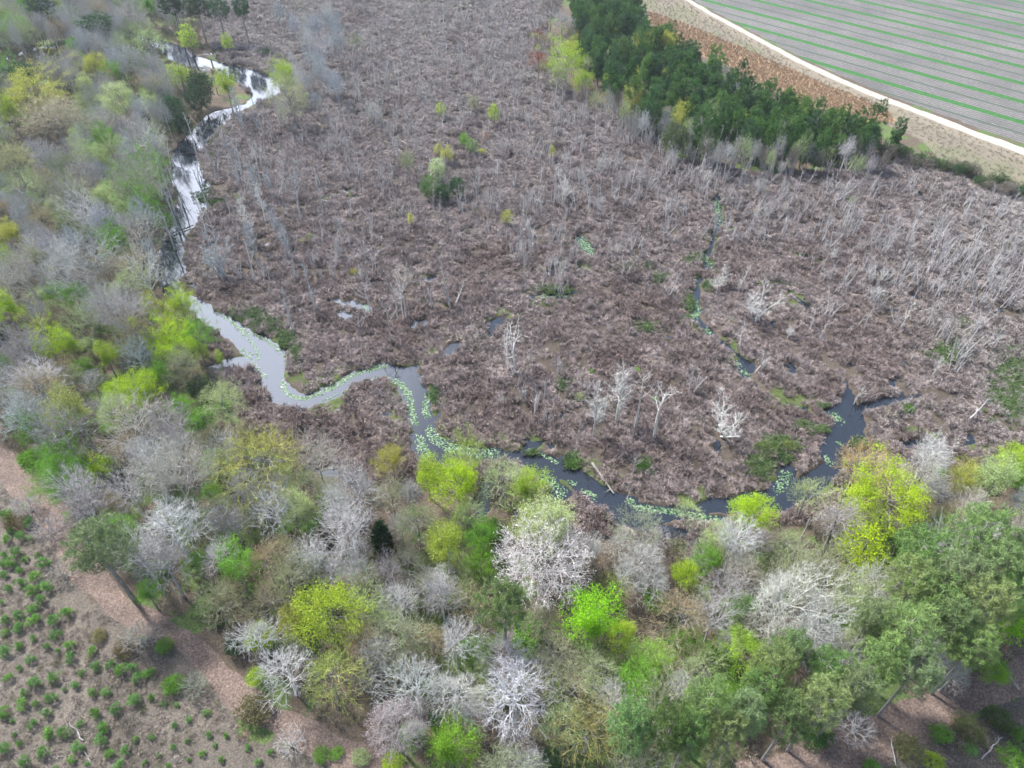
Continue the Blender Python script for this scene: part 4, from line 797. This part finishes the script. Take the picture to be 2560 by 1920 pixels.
 ('slim', 953, 236, 20, 'lime', 'lime slender tree', None), ('slim', 1067, 243, 26, 'lime', 'lime slender tree', None), ('slim', 1024, 222, 24, 'olive', 'olive slender tree', None), ('slim', 1003, 302, 22, 'vivid', 'green slender tree', None), ('slim', 1020, 314, 22, (.2, .36, .08), 'green slender tree', None), ('bush', 1041, 328, 22, 'yel', 'yellow bush', None), ('slim', 947, 322, 18, 'yel', 'yellow-green slender tree', None), ('slim', 963, 332, 26, 'yel', 'yellow-green slender tree', None),
 ('slim', 945, 365, 34, 'pale', 'pale green slender tree', None), ('dense', 930, 405, 44, (.12, .22, .06), 'olive evergreen tree', None), ('dense', 985, 400, 40, 'deep', 'dark evergreen tree', 'dark evergreen of the marsh thicket, low and round'), ('dense', 955, 415, 36, 'deep', 'dark evergreen tree', None), ('slim', 1093, 468, 20, 'yel', 'yellow-green slender tree', None), ('slim', 1192, 328, 14, 'yel', 'yellow-green slender tree', None), ('bush', 1130, 390, 14, 'yel', 'yellow-green bush', None),
 ('slim', 886, 470, 14, 'yel', 'yellow-green slender tree', None), ('bush', 741, 497, 10, 'lime', 'lime bush', None), ('bush', 765, 588, 20, (.40, .40, .06), 'yellow bush', None), ('bush', 652, 521, 20, 'yel', 'yellow bush', None), ('bush', 670, 512, 22, 'olive', 'olive bush', None), ('bud', 880, 350, 44, 'olive', 'dull olive budding tree', None), ('bud', 770, 90, 30, 'olive', 'dull olive budding tree', None),
 ('bush', 1278, 801, 12, 'green', 'green bush', None), ('bush', 1378, 798, 12, 'green', 'green bush', None), ('bush', 1414, 861, 16, 'green', 'green bush', None), ('bush', 1319, 870, 14, 'green', 'green bush', None), ('bush', 1253, 856, 26, 'olive', 'grey-green bush', None), ('bush', 1236, 1000, 22, 'green', 'green bush', None), ('bush', 1387, 1006, 32, (.08, .20, .03), 'green bush', None), ('bush', 1966, 884, 22, 'green', 'green bush', None),
 ('bud', 1165, 75, 26, 'red', 'red-tinged tree', None), ('bud', 1163, 128, 46, 'red', 'red-tinged tree', 'red-tinged tree beside the big lime tree at the marsh edge'), ('bud', 1170, 95, 40, (.36, .24, .20), 'reddish tree', None), ('bare', 1215, 45, 56, 'b_mauve', 'mauve bare tree', None), ('bare', 1190, 20, 46, 'b_dark', 'dark bare tree', None), ('bare', 1230, 75, 40, 'b_dark', 'dark bare tree', None), ('leaf', 1360, 15, 22, 'lime', 'lime leafing tree', None), ('bud', 1050, 295, 22, (.50, .30, .22), 'rusty budding tree', None),
]
for t_i in T:
    kind, x, y, wp, col, look, lab = t_i
    kw = {}
    if lab and 'white-trunked' in lab: kw['trunk'] = 'b_white'
    if lab and lab.startswith('climbing'): kw['H'] = 23
    if lab and lab.startswith(('slim lime', 'small magnolia')): kw['H'] = 17
    if look in ('bright lime leafing tree',): kw['H'] = 18
    plant(kind, x, y, wp, col, look, lab, **kw)
# pine grove, lower right
PG = [(1993, 1187, 122), (2118, 1153, 122), (2067, 1240, 112), (2162, 1215, 110), (1973, 1262, 110), (2025, 1290, 118), (1953, 1366, 138), (1880, 1340, 84), (2060, 1335, 110), (2124, 1310, 108), (2200, 1290, 100), (1902, 1432, 96), (1983, 1440, 104), (1704, 1402, 86), (1671, 1445, 90), (1788, 1445, 100),
      (1529, 1523, 112), (1613, 1536, 96), (1704, 1550, 104), (1771, 1516, 100), (1489, 1580, 92), (2100, 1400, 90), (1840, 1490, 96), (2230, 1200, 110), (1565, 1590, 84), (1640, 1490, 90)]
for i, (x, y, wp) in enumerate(PG):
    c = [(.20, .34, .10), (.25, .38, .12), (.27, .36, .17), (.21, .31, .12), (.30, .38, .14)][i % 5]
    plant('pine', x, y, wp, c, ['green tall pine', 'yellow-green tall pine', 'grey-green tall pine', 'dull green tall pine', 'olive tall pine'][i % 5], 'broadest pine of the pine grove, behind its yellowish neighbour' if i == 6 else None)
# saplings in the clearing (enlarged region 7)
SP = [(35, 15), (180, 60), (130, 150), (40, 170), (200, 160), (20, 270), (235, 270), (100, 250), (15, 330), (70, 310), (120, 370), (20, 400), (220, 410), (130, 450), (40, 490), (200, 495), (295, 475), (260, 560), (10, 580), (110, 660), (205, 620), (210, 690), (340, 690), (30, 690), (25, 770), (110, 740), (210, 810), (120, 860), (30, 890), (350, 780), (440, 850), (445, 930), (370, 890), (590, 885), (190, 940), (120, 1000), (50, 1060), (220, 1090), (340, 1065), (525, 1030), (610, 990), (705, 975), (770, 1010), (845, 995), (890, 1060), (955, 1030), (480, 1110), (410, 1140), (590, 1160), (680, 1150), (320, 1190), (135, 1230), (225, 1230), (295, 1290), (20, 1280), (75, 1340), (205, 1360), (610, 1290), (740, 1270), (515, 1360), (660, 1385), (405, 1415), (860, 1210), (970, 1190), (1050, 1235), (1135, 1240), (1325, 1290), (1210, 1335), (1120, 1370), (975, 1440), (1200, 1470), (1340, 1430), (1450, 1435), (1110, 1510), (1020, 1565), (1295, 1550), (1380, 1500), (1210, 1590), (1420, 1590), (1655, 1600), (1735, 1540), (120, 1485), (20, 1520), (150, 1605), (460, 1585), (760, 1620), (930, 1610), (700, 1550), (800, 1530), (495, 1500), (305, 1420), (1590, 1510), (90, 1430), (425, 640), (60, 120), (280, 320), (160, 300), (300, 860), (150, 1160), (860, 1460), (640, 1460), (560, 1620), (1080, 1630), (270, 1540), (360, 1640)]
for i, (a, b) in enumerate(SP):
    x, y = R(7, a, b); small = rnd.random() < .3 or (a > 900 and b > 1180)
    c = PAL['sap'] if i % 3 else (.18, .38, .07)
    plant('sap', x, y, (15 if small else 25) * rnd.uniform(.75, 1.25), c, ('small ' if small else '') + ('green' if i % 3 else 'bright green') + ' pine sapling', None)

# dark pine stand
ST_ = [(1225, 22), (1235, -25), (1340, -30), (1375, 15), (1395, 70), (1440, 75), (1480, 105), (1560, 145), (1620, 190), (1700, 222), (1760, 245), (1850, 270), (1895, 300), (1880, 335), (1780, 345), (1700, 330), (1600, 315), (1500, 300), (1400, 265), (1340, 225), (1280, 155), (1240, 90)]
STW = W(ST_, 4); a = np.array(STW); got = []
stp = 5.6; r_ = 0; yy = a[:, 1].min()
while yy < a[:, 1].max():
    xx = a[:, 0].min() + (r_ % 2) * stp / 2
    while xx < a[:, 0].max():
        px, py = xx + rnd.uniform(-2.2, 2.2), yy + rnd.uniform(-2.2, 2.2)
        if inpoly(np.array([px]), np.array([py]), STW)[0] and rnd.random() < .93: got.append((px, py))
        xx += stp
    yy += stp * .9; r_ += 1
print('stand pines', len(got))
got.sort(key=lambda q: q[1])
rnd.shuffle(got)
for i, (px, py) in enumerate(got[:295]):
    x, y = D((px, py, 4.5)); c = [(.08, .18, .05), (.09, .20, .05), (.13, .25, .06), (.07, .155, .06)][rnd.randrange(4)]
    if 1560 < x < 1880 and rnd.random() < .4: c = (.11, .23, .05)
    plant('ypine', x, y, rnd.uniform(4.2, 7.4) / mpp(x, y, 4.5), c, 'dark pine', None, group='pines in the dark stand by the field', tall=rnd.uniform(.55, 1.15))
for i in range(66):
    t = rnd.random(); x = 1225 + 660 * t; y = 100 + 205 * t + rnd.uniform(-70, 25) * (1 - .5 * t)
    k = i % 4; plant(['bud', 'leaf', 'bare', 'bud'][k], x, y, rnd.uniform(16, 30), ['pale', 'yel', 'b_grey', 'olive'][k], ['pale budding stand tree', 'yellow-green stand tree', 'grey bare stand tree', 'olive budding stand tree'][k], None, group='broadleaved trees mixed into the pine stand')
# shrub belt on the marsh's field side
for i in range(30):
    t = (i + rnd.random() * .7) / 30; x = 1900 + 320 * t; y = 318 + 95 * t + rnd.uniform(-14, 16)
    plant('dense' if i % 3 else 'twigb', x, y, rnd.uniform(26, 44), ['deep', (.12, .15, .07), 'b_dark', (.10, .12, .06)][i % 4], ['dark green bush', 'olive bush', 'dark bare bush', 'dull green bush'][i % 4] , None, tall=.55 if i % 3 else 1, cat='bush', group='shrub belt below the sand road', name='bush' if i % 3 else None)
for i in range(40):
    t = i / 40; x = 1290 + 630 * t + rnd.uniform(-8, 8); y = (215 + 110 * t * 2.2 if t < .45 else 322 + 35 * (t - .45)) + rnd.uniform(-16, 22)
    plant('bare' if i % 4 else 'bud', x, y, rnd.uniform(20, 34), ['pale', 'b_grey', 'b_white', 'b_dark'][i % 4], ['pale green small budding tree', 'grey small bare tree', 'whitish small bare tree', 'dark small bare tree'][i % 4], None, tall=1.5)
for i in range(34):
    x = 655 + rnd.uniform(-60, 75); y = 110 + rnd.uniform(-85, 125)
    plant('bare', x, y, rnd.uniform(20, 38), 'b_blue' if i % 3 else 'b_white', 'ashen bare tree' if i % 3 else 'whitish thicket tree', 'ashen thicket tree, the largest of that clump by the silver channel' if i == 0 else None, tall=1.2)

# filler woodland: bare, budding and a few green trees wherever the crowns leave room
FP = [(-140, -50), (330, -50), (415, 30), (350, 60), (290, 90), (250, 120), (330, 130), (380, 180), (380, 330), (330, 400), (340, 480), (320, 600), (350, 650), (430, 700), (440, 800), (490, 920), (640, 1010), (760, 985), (880, 1010), (1060, 1060), (1130, 1000), (1200, 1140), (1340, 1130), (1480, 1090), (1560, 1120), (1700, 1090), (1790, 1040), (1900, 980), (2050, 960), (2150, 980), (2380, 950), (2380, 1380), (2212, 1400), (2060, 1490), (1880, 1560), (1650, 1640), (1560, 1760), (1000, 1760), (760, 1600), (600, 1480), (540, 1360), (420, 1290), (300, 1200), (190, 1130), (100, 1040), (0, 950), (-140, 880)]
FPW = W(FP, 10); a = np.array(FPW)
placed = list(PLACED); V0 = np.array([v[:3] for v in VIEWED if v[3] in ('leaf', 'blossom', 'slim', 'cedar')]); trk = [(m, z) for m, z in ((TRACK1, 0), (TRACK2, 0))]
tries = 0; nf = 0; BQ = []
cand = []
while tries < 26000 and nf < 600:
    tries += 1; px = rnd.uniform(-230, 230); py = rnd.uniform(30, 400)
    r = rnd.uniform(2.2, 4.9) if py > 75 else rnd.uniform(1.9, 4.0)
    if any((px - q[0]) ** 2 + (py - q[1]) ** 2 < ((r + q[2]) * (.54 if py > 75 else .50)) ** 2 for q in placed): continue
    X1, Y1 = np.array([px]), np.array([py])
    if not inpoly(X1, Y1, FPW)[0] or not visible(X1, Y1, 1.06, 10)[0]: continue
    if m_tr(TRACK1, X1, Y1)[0] < 1.6 or m_tr(TRACK2, X1, Y1)[0] < 1.6 or creek_d(X1, Y1)[0] < .5: continue
    x, y = D((px, py, 10.5)); seen = G(x, y - 10); 
    if creek_d(np.array([seen.x]), np.array([seen.y]))[0] < (r * .7 if py < 150 else r * 1.0 + 1): continue
    wp_ = 2 * r / mpp(x, y, 10.5)
    if x < 155 and 84 < y < 140: continue
    if (np.hypot(V0[:, 0] - x, (V0[:, 1] - y) * .8) < V0[:, 2] * .44 + wp_ * .22).any(): continue
    placed.append((px, py, r)); nf += 1
    z = rnd.random(); wp = 2 * r / mpp(x, y, 10.5)
    left = x < 480
    if z < (.54 if left else .50): k = rnd.choice(['b_grey', 'b_mauve', 'b_tan', 'b_white', 'b_grey', 'b_blue', 'b_mauve', 'b_blue'] if left and y < 850 else ['b_grey', 'b_white', 'b_white', 'b_white', 'b_tan', 'b_mauve']); BQ.append((wp, x, y, k))
    elif z < .78: k = rnd.choice([('olive', 'olive'), ('tan', 'tan'), ('pale', 'pale green')]); plant('bud', x, y, wp, k[0], k[1] + ' budding tree', None)
    elif z < .95: q_ = rnd.random() < .5; plant('leaf', x, y, wp * .8, 'green' if q_ else 'pale', 'green leafing tree' if q_ else 'pale green leafing tree', None)
    else: plant('dense', x, y, min(wp, 40), 'deep', 'dark evergreen tree', None)
BQ.sort(reverse=True); room = 296 - sum(t['o'].name.startswith('bare_tree') for t in THINGS)
for wp, x, y, k in BQ[:room]: plant('bare', x, y, wp, k, {'b_grey': 'grey', 'b_mauve': 'mauve', 'b_tan': 'tan', 'b_white': 'whitish', 'b_blue': 'blue-grey'}[k] + ' bare tree', None)
def whole(i):                                    # trunk and crown as one shape for the far-off mass
    v, f, n = [], [], 0
    for me in BARE[i][:2]:
        a = np.empty(len(me.vertices) * 3, np.float32); me.vertices.foreach_get('co', a); b = np.empty(len(me.loops), np.int32); me.loops.foreach_get('vertex_index', b)
        v.append(a.reshape(-1, 3)); f.append(b.reshape(-1, 3) + n); n += len(me.vertices)
    return bpy.data.objects.new('bare_tree', mesh('bare_tree', np.concatenate(v), np.concatenate(f), [BARK]))
if BQ[room:]:
    WH = [whole(i) for i in range(5)]; P_, S_, O_, I_ = [], [], [], []
    for j, (wp, x, y, k) in enumerate(BQ[room:]):
        i = j % 5; zs = 16 * rnd.uniform(.9, 1.1) / BARE[i][3]; zz = BARE[i][4] * zs; q = G(x, y, zz); s_ = wp * mpp(x, y, zz) / 12 * 1.12
        P_.append((q.x, q.y, -.05)); S_.append((s_, s_, zs)); O_.append((0, 0, rnd.uniform(0, 6.28))); I_.append(i)
    fo = gn_scatter('far_bare_wood', P_, S_, O_, I_, WH, 'many small bare grey trees filling the gaps of the woodland behind the nearer crowns', 'bare trees'); fo.color = (*PAL['b_grey'], 1)
print('filler', nf, 'tries', tries, 'mass', len(BQ[room:]))

# understory shrubs in the wood
for i in range(120):
    while True:
        px = rnd.uniform(-160, 180); py = rnd.uniform(30, 200)
        X1, Y1 = np.array([px]), np.array([py])
        if inpoly(X1, Y1, FORW)[0] and visible(X1, Y1, 1.0)[0] and m_tr(TRACK1, X1, Y1)[0] > 1 and m_tr(TRACK2, X1, Y1)[0] > 1 and not inpoly(X1, Y1, CLEARW)[0] and creek_d(X1, Y1)[0] > 1: break
    x, y = D((px, py, 1)); g_ = i % 3
    plant('bush' if g_ else 'twigb', x, y, rnd.uniform(3, 5.5) / mpp(x, y, 1), ['b_mauve', 'green', 'olive'][g_], ['mauve bare', 'small green', 'small olive'][g_] + ' understory bush', None, group='understory bushes')

# ------------------------------------------------------------------ dead trees of the marsh
def snag(bx, by, ty, kind, col, look, label=None, width=1.0, lean=None, group='dead trees standing in the marsh'):
    ms = dict(s=SNAG, h=SHAG, f=FORK, c=CLUMP)[kind]; i = cnt.get('s' + kind, 0); cnt['s' + kind] = i + 1
    p = G(bx, by); H = 1.0; jj = rnd.uniform(.88, 1.1)
    for _ in range(30):                              # height whose top shows at row ty
        if D((p.x, p.y, H))[1] <= ty: break
        H *= 1.09
    H0 = 7 if kind == 'c' else 12; s = H / H0; o = link('dead_tree', ms[i % len(ms)], None, tuple(v * jj for v in PAL[col]))
    o.location = (p.x, p.y, -.1); o.scale = (s * width, s * width, s); o.rotation_euler = (rnd.uniform(-.05, .05), rnd.uniform(-.05, .05), rnd.uniform(0, 6.28))
    if lean: o.rotation_euler = (lean[0], lean[1], 0)
    register(o, look, 'dead tree', group, bx, (by + ty) / 2, label, H); return H
def s5(x, y, t, *a, **k): bx, by = R(5, x, y); snag(bx, by, R(5, 0, t)[1], *a, **k)
def s6(x, y, t, *a, **k): bx, by = R(6, x, y); snag(bx, by, R(6, 0, t)[1], *a, **k)
s5(1630, 1165, 745, 'h', 'b_snag', 'shaggy grey snag', 'slender moss-hung grey snag, left neighbour of the tallest shaggy snag', width=1.2); s5(1783, 1070, 615, 'h', 'b_snag', 'shaggy grey snag', 'the shaggy snag, tallest of the row above the log by the creek', width=1.3)
s5(1700, 1010, 830, 's', 'b_snag', 'pale snag'); s5(1893, 1105, 800, 'f', 'b_snag', 'pale snag', 'slender pale snag between the shaggy snag and the wide forked snag'); s5(2015, 1170, 745, 'f', 'b_snag', 'forked snag', 'wide forked snag with two pale upward arms, last of its row', width=1.4)
s5(1535, 1190, 1040, 's', 'b_snagd', 'small dark snag'); s5(1078, 745, 440, 's', 'b_snag', 'bare pole snag', 'straight pole of the twin snags beside the small pond'); s5(1118, 768, 520, 'f', 'b_snag', 'branchy snag', 'branchy crooked one of the twin snags below the small pond', width=1.5)
for a in [(1237, 720, 630), (330, 560, 340), (380, 410, 180), (430, 400, 130), (405, 420, 230), (700, 325, 0), (1415, 165, -20), (1430, 160, 20), (1722, 160, 85), (1950, 262, 130), (1410, 892, 840), (195, 380, 190), (1882, 1430, 1290), (1190, 180, 60), (2050, 200, 90), (890, 1365, 1180), (1840, 1600, 1500)]:
    s5(*a, 's' if a[1] % 2 else 'f', 'b_snag' if a[0] % 2 else 'b_snagd', 'pale marsh snag' if a[0] % 2 else 'dull marsh snag', width=1.2)
for a in [(268, 1155, 975, 'c'), (482, 420, 230, 'c'), (382, 600, 440, 's'), (832, 475, 340, 'f'), (692, 525, 455, 'c'), (1120, 950, 850, 'f'), (1415, 470, 290, 's'), (250, 210, 90, 'c'), (1245, 170, 60, 'c'), (1080, 520, 455, 'f'), (380, 230, 60, 's'), (1040, 600, 540, 's'), (1620, 770, 660, 's'), (1540, 1420, 1180, 'f'), (1700, 1330, 1190, 'f')]:
    s6(*a[:3], a[3], 'b_snag', 'pale marsh snag', width=1.3)
for bx, by, ty, k in [(682, 672, 545, 's'), (553, 612, 505, 's'), (632, 718, 622, 's'), (447, 504, 380, 's'), (464, 372, 300, 's'), (520, 400, 315, 's'), (450, 455, 360, 's'), (380, 465, 375, 's'), (560, 440, 345, 'h'), (590, 430, 360, 'h'), (650, 480, 390, 'f'), (700, 470, 390, 'f'), (610, 270, 190, 's'), (560, 285, 200, 's'), (500, 345, 280, 's'), (865, 215, 150, 'f'), (520, 275, 185, 'h'), (530, 290, 215, 's'), (470, 590, 500, 'f'), (480, 600, 520, 'c'),
                      (425, 330, 235, 's'), (395, 445, 340, 's'), (388, 500, 400, 's'), (378, 540, 440, 's'), (355, 430, 330, 's'), (365, 395, 300, 's'), (560, 580, 470, 'h'), (620, 560, 470, 'h'), (640, 600, 500, 's'), (350, 620, 520, 'h'), (545, 530, 430, 'h'), (600, 520, 440, 'h'), (575, 480, 400, 'h')]:
    snag(bx, by, ty, k, 'b_snag' if bx % 2 else 'b_blue', 'tall pale snag' if bx % 2 else 'tall blue-grey snag')
nman = sum(1 for t in THINGS if t['o'].name.startswith('dead_tree'))
# the scattered ones: denser towards the far side and under the pine stand
ZN = [([(690, 150), (1230, 140), (1420, 300), (1560, 380), (1500, 480), (1150, 480), (820, 470), (700, 330)], 150, 46), ([(1480, 390), (2230, 430), (2240, 720), (2080, 790), (1960, 690), (1800, 640), (1700, 560), (1580, 520), (1520, 450)], 140, 32),
      ([(430, 300), (700, 200), (820, 480), (900, 620), (430, 610)], 60, 40), ([(1000, 480), (1560, 480), (1560, 700), (1200, 660)], 30, 30), ([(620, 20), (1150, 20), (1180, 150), (700, 160)], 30, 22), ([(1280, 230), (1560, 300), (1900, 350), (1880, 380), (1560, 380), (1360, 300)], 60, 55), ([(700, 620), (1500, 620), (2200, 760), (2200, 900), (1500, 960), (950, 900), (760, 760)], 24, 16)]
sc = []
for poly, nn_, hp in ZN:
    k = 0; a = np.array(poly)
    while k < nn_:
        x, y = rnd.uniform(a[:, 0].min(), a[:, 0].max()), rnd.uniform(a[:, 1].min(), a[:, 1].max())
        if not inpoly(np.array([x]), np.array([y]), poly)[0]: continue
        p = G(x, y)
        if creek_d(np.array([p.x]), np.array([p.y]))[0] < .5: continue
        if vnoise(np.array([p.x]), np.array([p.y]), 16, 77)[0] < rnd.uniform(.1, .7): continue
        sc.append((hp * rnd.uniform(.45, 1.25), x, y)); k += 1
sc.sort(reverse=True); room = 298 - nman
for i, (h, x, y) in enumerate(sc[:room]):
    pal = rnd.choice(['b_snag', 'b_snagd', 'b_grey', 'b_mauve']); snag(x, y, y - h, rnd.choice('sssssssfc'), pal, {'b_snag': 'pale', 'b_snagd': 'dull', 'b_grey': 'grey', 'b_mauve': 'mauve'}[pal] + ' scattered snag', width=rnd.uniform(.8, 1.15))
# the very many thin small ones as one mass
sx_, sy_, ss = [], [], []
for h, x, y in sc[room:]: p = G(x, y); sx_.append(p.x); sy_.append(p.y)
for poly, nn_ in ((ZN[0][0], 480), (ZN[1][0], 290), (ZN[2][0], 200), (ZN[4][0], 260), (ZN[5][0], 260), (ZN[3][0], 60)):
    a = np.array(poly); k = 0
    while k < nn_:
        x, y = rnd.uniform(a[:, 0].min(), a[:, 0].max()), rnd.uniform(a[:, 1].min(), a[:, 1].max())
        if inpoly(np.array([x]), np.array([y]), poly)[0]: p = G(x, y); 
        else: continue
        if fbm(np.array([p.x]), np.array([p.y]), 22, 78, 3)[0] < rnd.uniform(.25, .75): k += .25; continue
        sx_.append(p.x); sy_.append(p.y); k += 1
def m_sn(t, b, o): t.links.new(ramp(t, nnoise(t, .3, 3), [(.35, (.40, .37, .35)), (.65, (.64, .61, .58))]), b.inputs['Base Color'])
SNM = mat('thin_snags', m_sn)
TS = []
for i in range(6):
    me = snag_mesh(400 + i, 7.0, 5, .7, [2, 3, 4][i % 3], 1); me.materials.clear(); me.materials.append(SNM); TS.append(bpy.data.objects.new('thin_snag', me))
sx_ = np.array(sx_); sy_ = np.array(sy_); n = len(sx_); k = npr.uniform(.45, 1.1, n)
gn_scatter('thin_dead_saplings', np.stack([sx_, sy_, np.full(n, -.05)], 1), np.stack([k * 1.05, k * 1.05, k], 1), np.stack([npr.normal(size=n) * .06, npr.normal(size=n) * .08, npr.uniform(0, 6, n)], 1), npr.integers(0, 6, n), TS, 'countless thin grey dead saplings standing through the far marsh brush', 'dead saplings')

# ------------------------------------------------------------------ logs
def log(x1, y1, x2, y2, r, col, label, z1=.35, z2=.35, name='fallen_log', branches=3, seed=1):
    rng = np.random.default_rng(seed); a = np.array(G(x1, y1, z1)); b = np.array(G(x2, y2, z2)); n = 7; S = []
    pts = [a + (b - a) * i / n + rng.normal(size=3) * .06 * (0 < i < n) for i in range(n + 1)]
    for i in range(n): S.append((pts[i], pts[i + 1], r * (1 - .6 * i / n), r * (1 - .6 * (i + 1) / n)))
    L_ = np.linalg.norm(b - a)
    for k in range(branches):
        i = int(rng.uniform(2, n)); d = (b - a) / L_ * .6 + rng.normal(size=3) * .5; d[2] = abs(d[2]) * .6; q = pts[i] + d * L_ * .16
        S.append((pts[i], q, r * .4, r * .15)); S.append((q, q + d * L_ * .1 + rng.normal(size=3) * .2, r * .15, r * .06))
    c = a.copy(); S = [(p - c, q - c, ra, rb) for p, q, ra, rb in S]
    g = Geo(); seg_geo(g, S, 0, .04); o = link(name, g.mesh(name, [BARK]), None, tuple(v * .62 for v in PAL[col])); o.location = c; tag(o, label, 'log'); return o
log(1279, 1000, 1326, 1066, .30, 'b_tan', 'brown log by the creek, sloping from the brush down to the water', .6, .1, seed=1)
log(2092, 912, 2136, 862, .26, 'b_white', 'the leaning log, whitish and dead, in the far side brush', .3, 4.5, branches=5, seed=2)
log(541, 334, 578, 339, .28, 'b_white', 'short white log lying in brush beside the creek narrows', seed=3)
log(859, 787, 884, 777, .22, 'gold', 'yellowish log at the bank of the channel fork', seed=4)
log(1513, 1428, 1529, 1482, .30, 'b_tan', 'pale broken trunk lying near the small magnolia', 1.2, .3, branches=0, seed=5)
log(1710, 1210, 1752, 1117, .24, 'b_tan', 'long tan trunk leaning above the forked white tree', .3, 9, branches=2, seed=6)
log(1692, 1171, 1736, 1190, .18, 'b_tan', 'thin tan log crossing the long leaning trunk', .6, .8, branches=1, seed=7)
log(1764, 1225, 1806, 1125, .42, 'b_dark', 'thick dark trunk leaning under the glowing lime tree', .3, 9, branches=4, seed=8)
log(2120, 1640, 2165, 1592, .12, 'b_white', 'whitish dead branch on the ground below the curved track', .2, 1.4, branches=7, seed=9)
log(1935, 1655, 1925, 1590, .12, 'b_white', 'forked white branch lying in brush near the frame bottom', .2, 1.2, branches=6, seed=10)
log(540, 666, 526, 640, .12, 'b_white', 'short white stick beside the start of the pale reach', seed=11)
log(1290, 1640, 1520, 1480, .01, 'b_white', 'x', seed=12) if False else None
log(2200, 1490, 2150, 1420, .20, 'b_tan', 'thin leaning trunk under the climbing green tree', .2, 5, branches=2, seed=13)
log(180, 1600, 150, 1560, .10, 'b_white', 'pale dead branch among saplings near the clearing bottom', .2, .5, branches=5, seed=14)
log(195, 1700 - 55, 182, 1624, .09, 'b_white', 'short whitish stick beside the lowest pine saplings', .1, .4, branches=1, seed=15)
log(418, 486, 360, 508, .14, 'b_dark', 'dark fallen trunk bridging the creek narrows', .3, .3, branches=1, seed=16)
log(440, 328, 392, 332, .12, 'b_dark', 'dark thin log spanning the upper creek', .3, .3, branches=1, seed=17)
log(820, 775, 838, 800, .10, 'b_dark', 'dark snag stub in the water just before the fork', -.1, .9, branches=3, seed=18)
log(853, 815, 860, 796, .10, 'b_dark', 'dark stub standing in the water at the fork', -.1, 1.0, branches=3, seed=19)
# thin spring haze over the whole valley
def haze():
    v = [(x, y, z) for z in (-1.8, 130) for x, y in ((-4300, -600), (4300, -600), (4300, 4300), (-4300, 4300))]
    me = bpy.data.meshes.new('haze'); me.from_pydata(v, [], [(3, 2, 1, 0), (4, 5, 6, 7), (0, 1, 5, 4), (1, 2, 6, 5), (2, 3, 7, 6), (3, 0, 4, 7)])
    m = bpy.data.materials.new('haze'); m.use_nodes = True; t = m.node_tree; t.nodes.clear(); o = t.nodes.new('ShaderNodeOutputMaterial')
    p = t.nodes.new('ShaderNodeVolumePrincipled'); p.inputs['Color'].default_value = (.86, .91, 1, 1); p.inputs['Density'].default_value = .00013; p.inputs['Anisotropy'].default_value = .3
    t.links.new(p.outputs[0], o.inputs['Volume']); me.materials.append(m); tag(link('haze', me), 'thin pale haze lightening the far marsh and field', 'haze', None, 'stuff')
haze()
write_labels()
print('bare', sum(t['o'].name.startswith('bare_tree') for t in THINGS), 'dead', sum(t['o'].name.startswith('dead_tree') for t in THINGS))
print('things', len(THINGS), 'objects', len(bpy.data.objects), 'dup labels', len(THINGS) - len({t['o']['label'] for t in THINGS}))
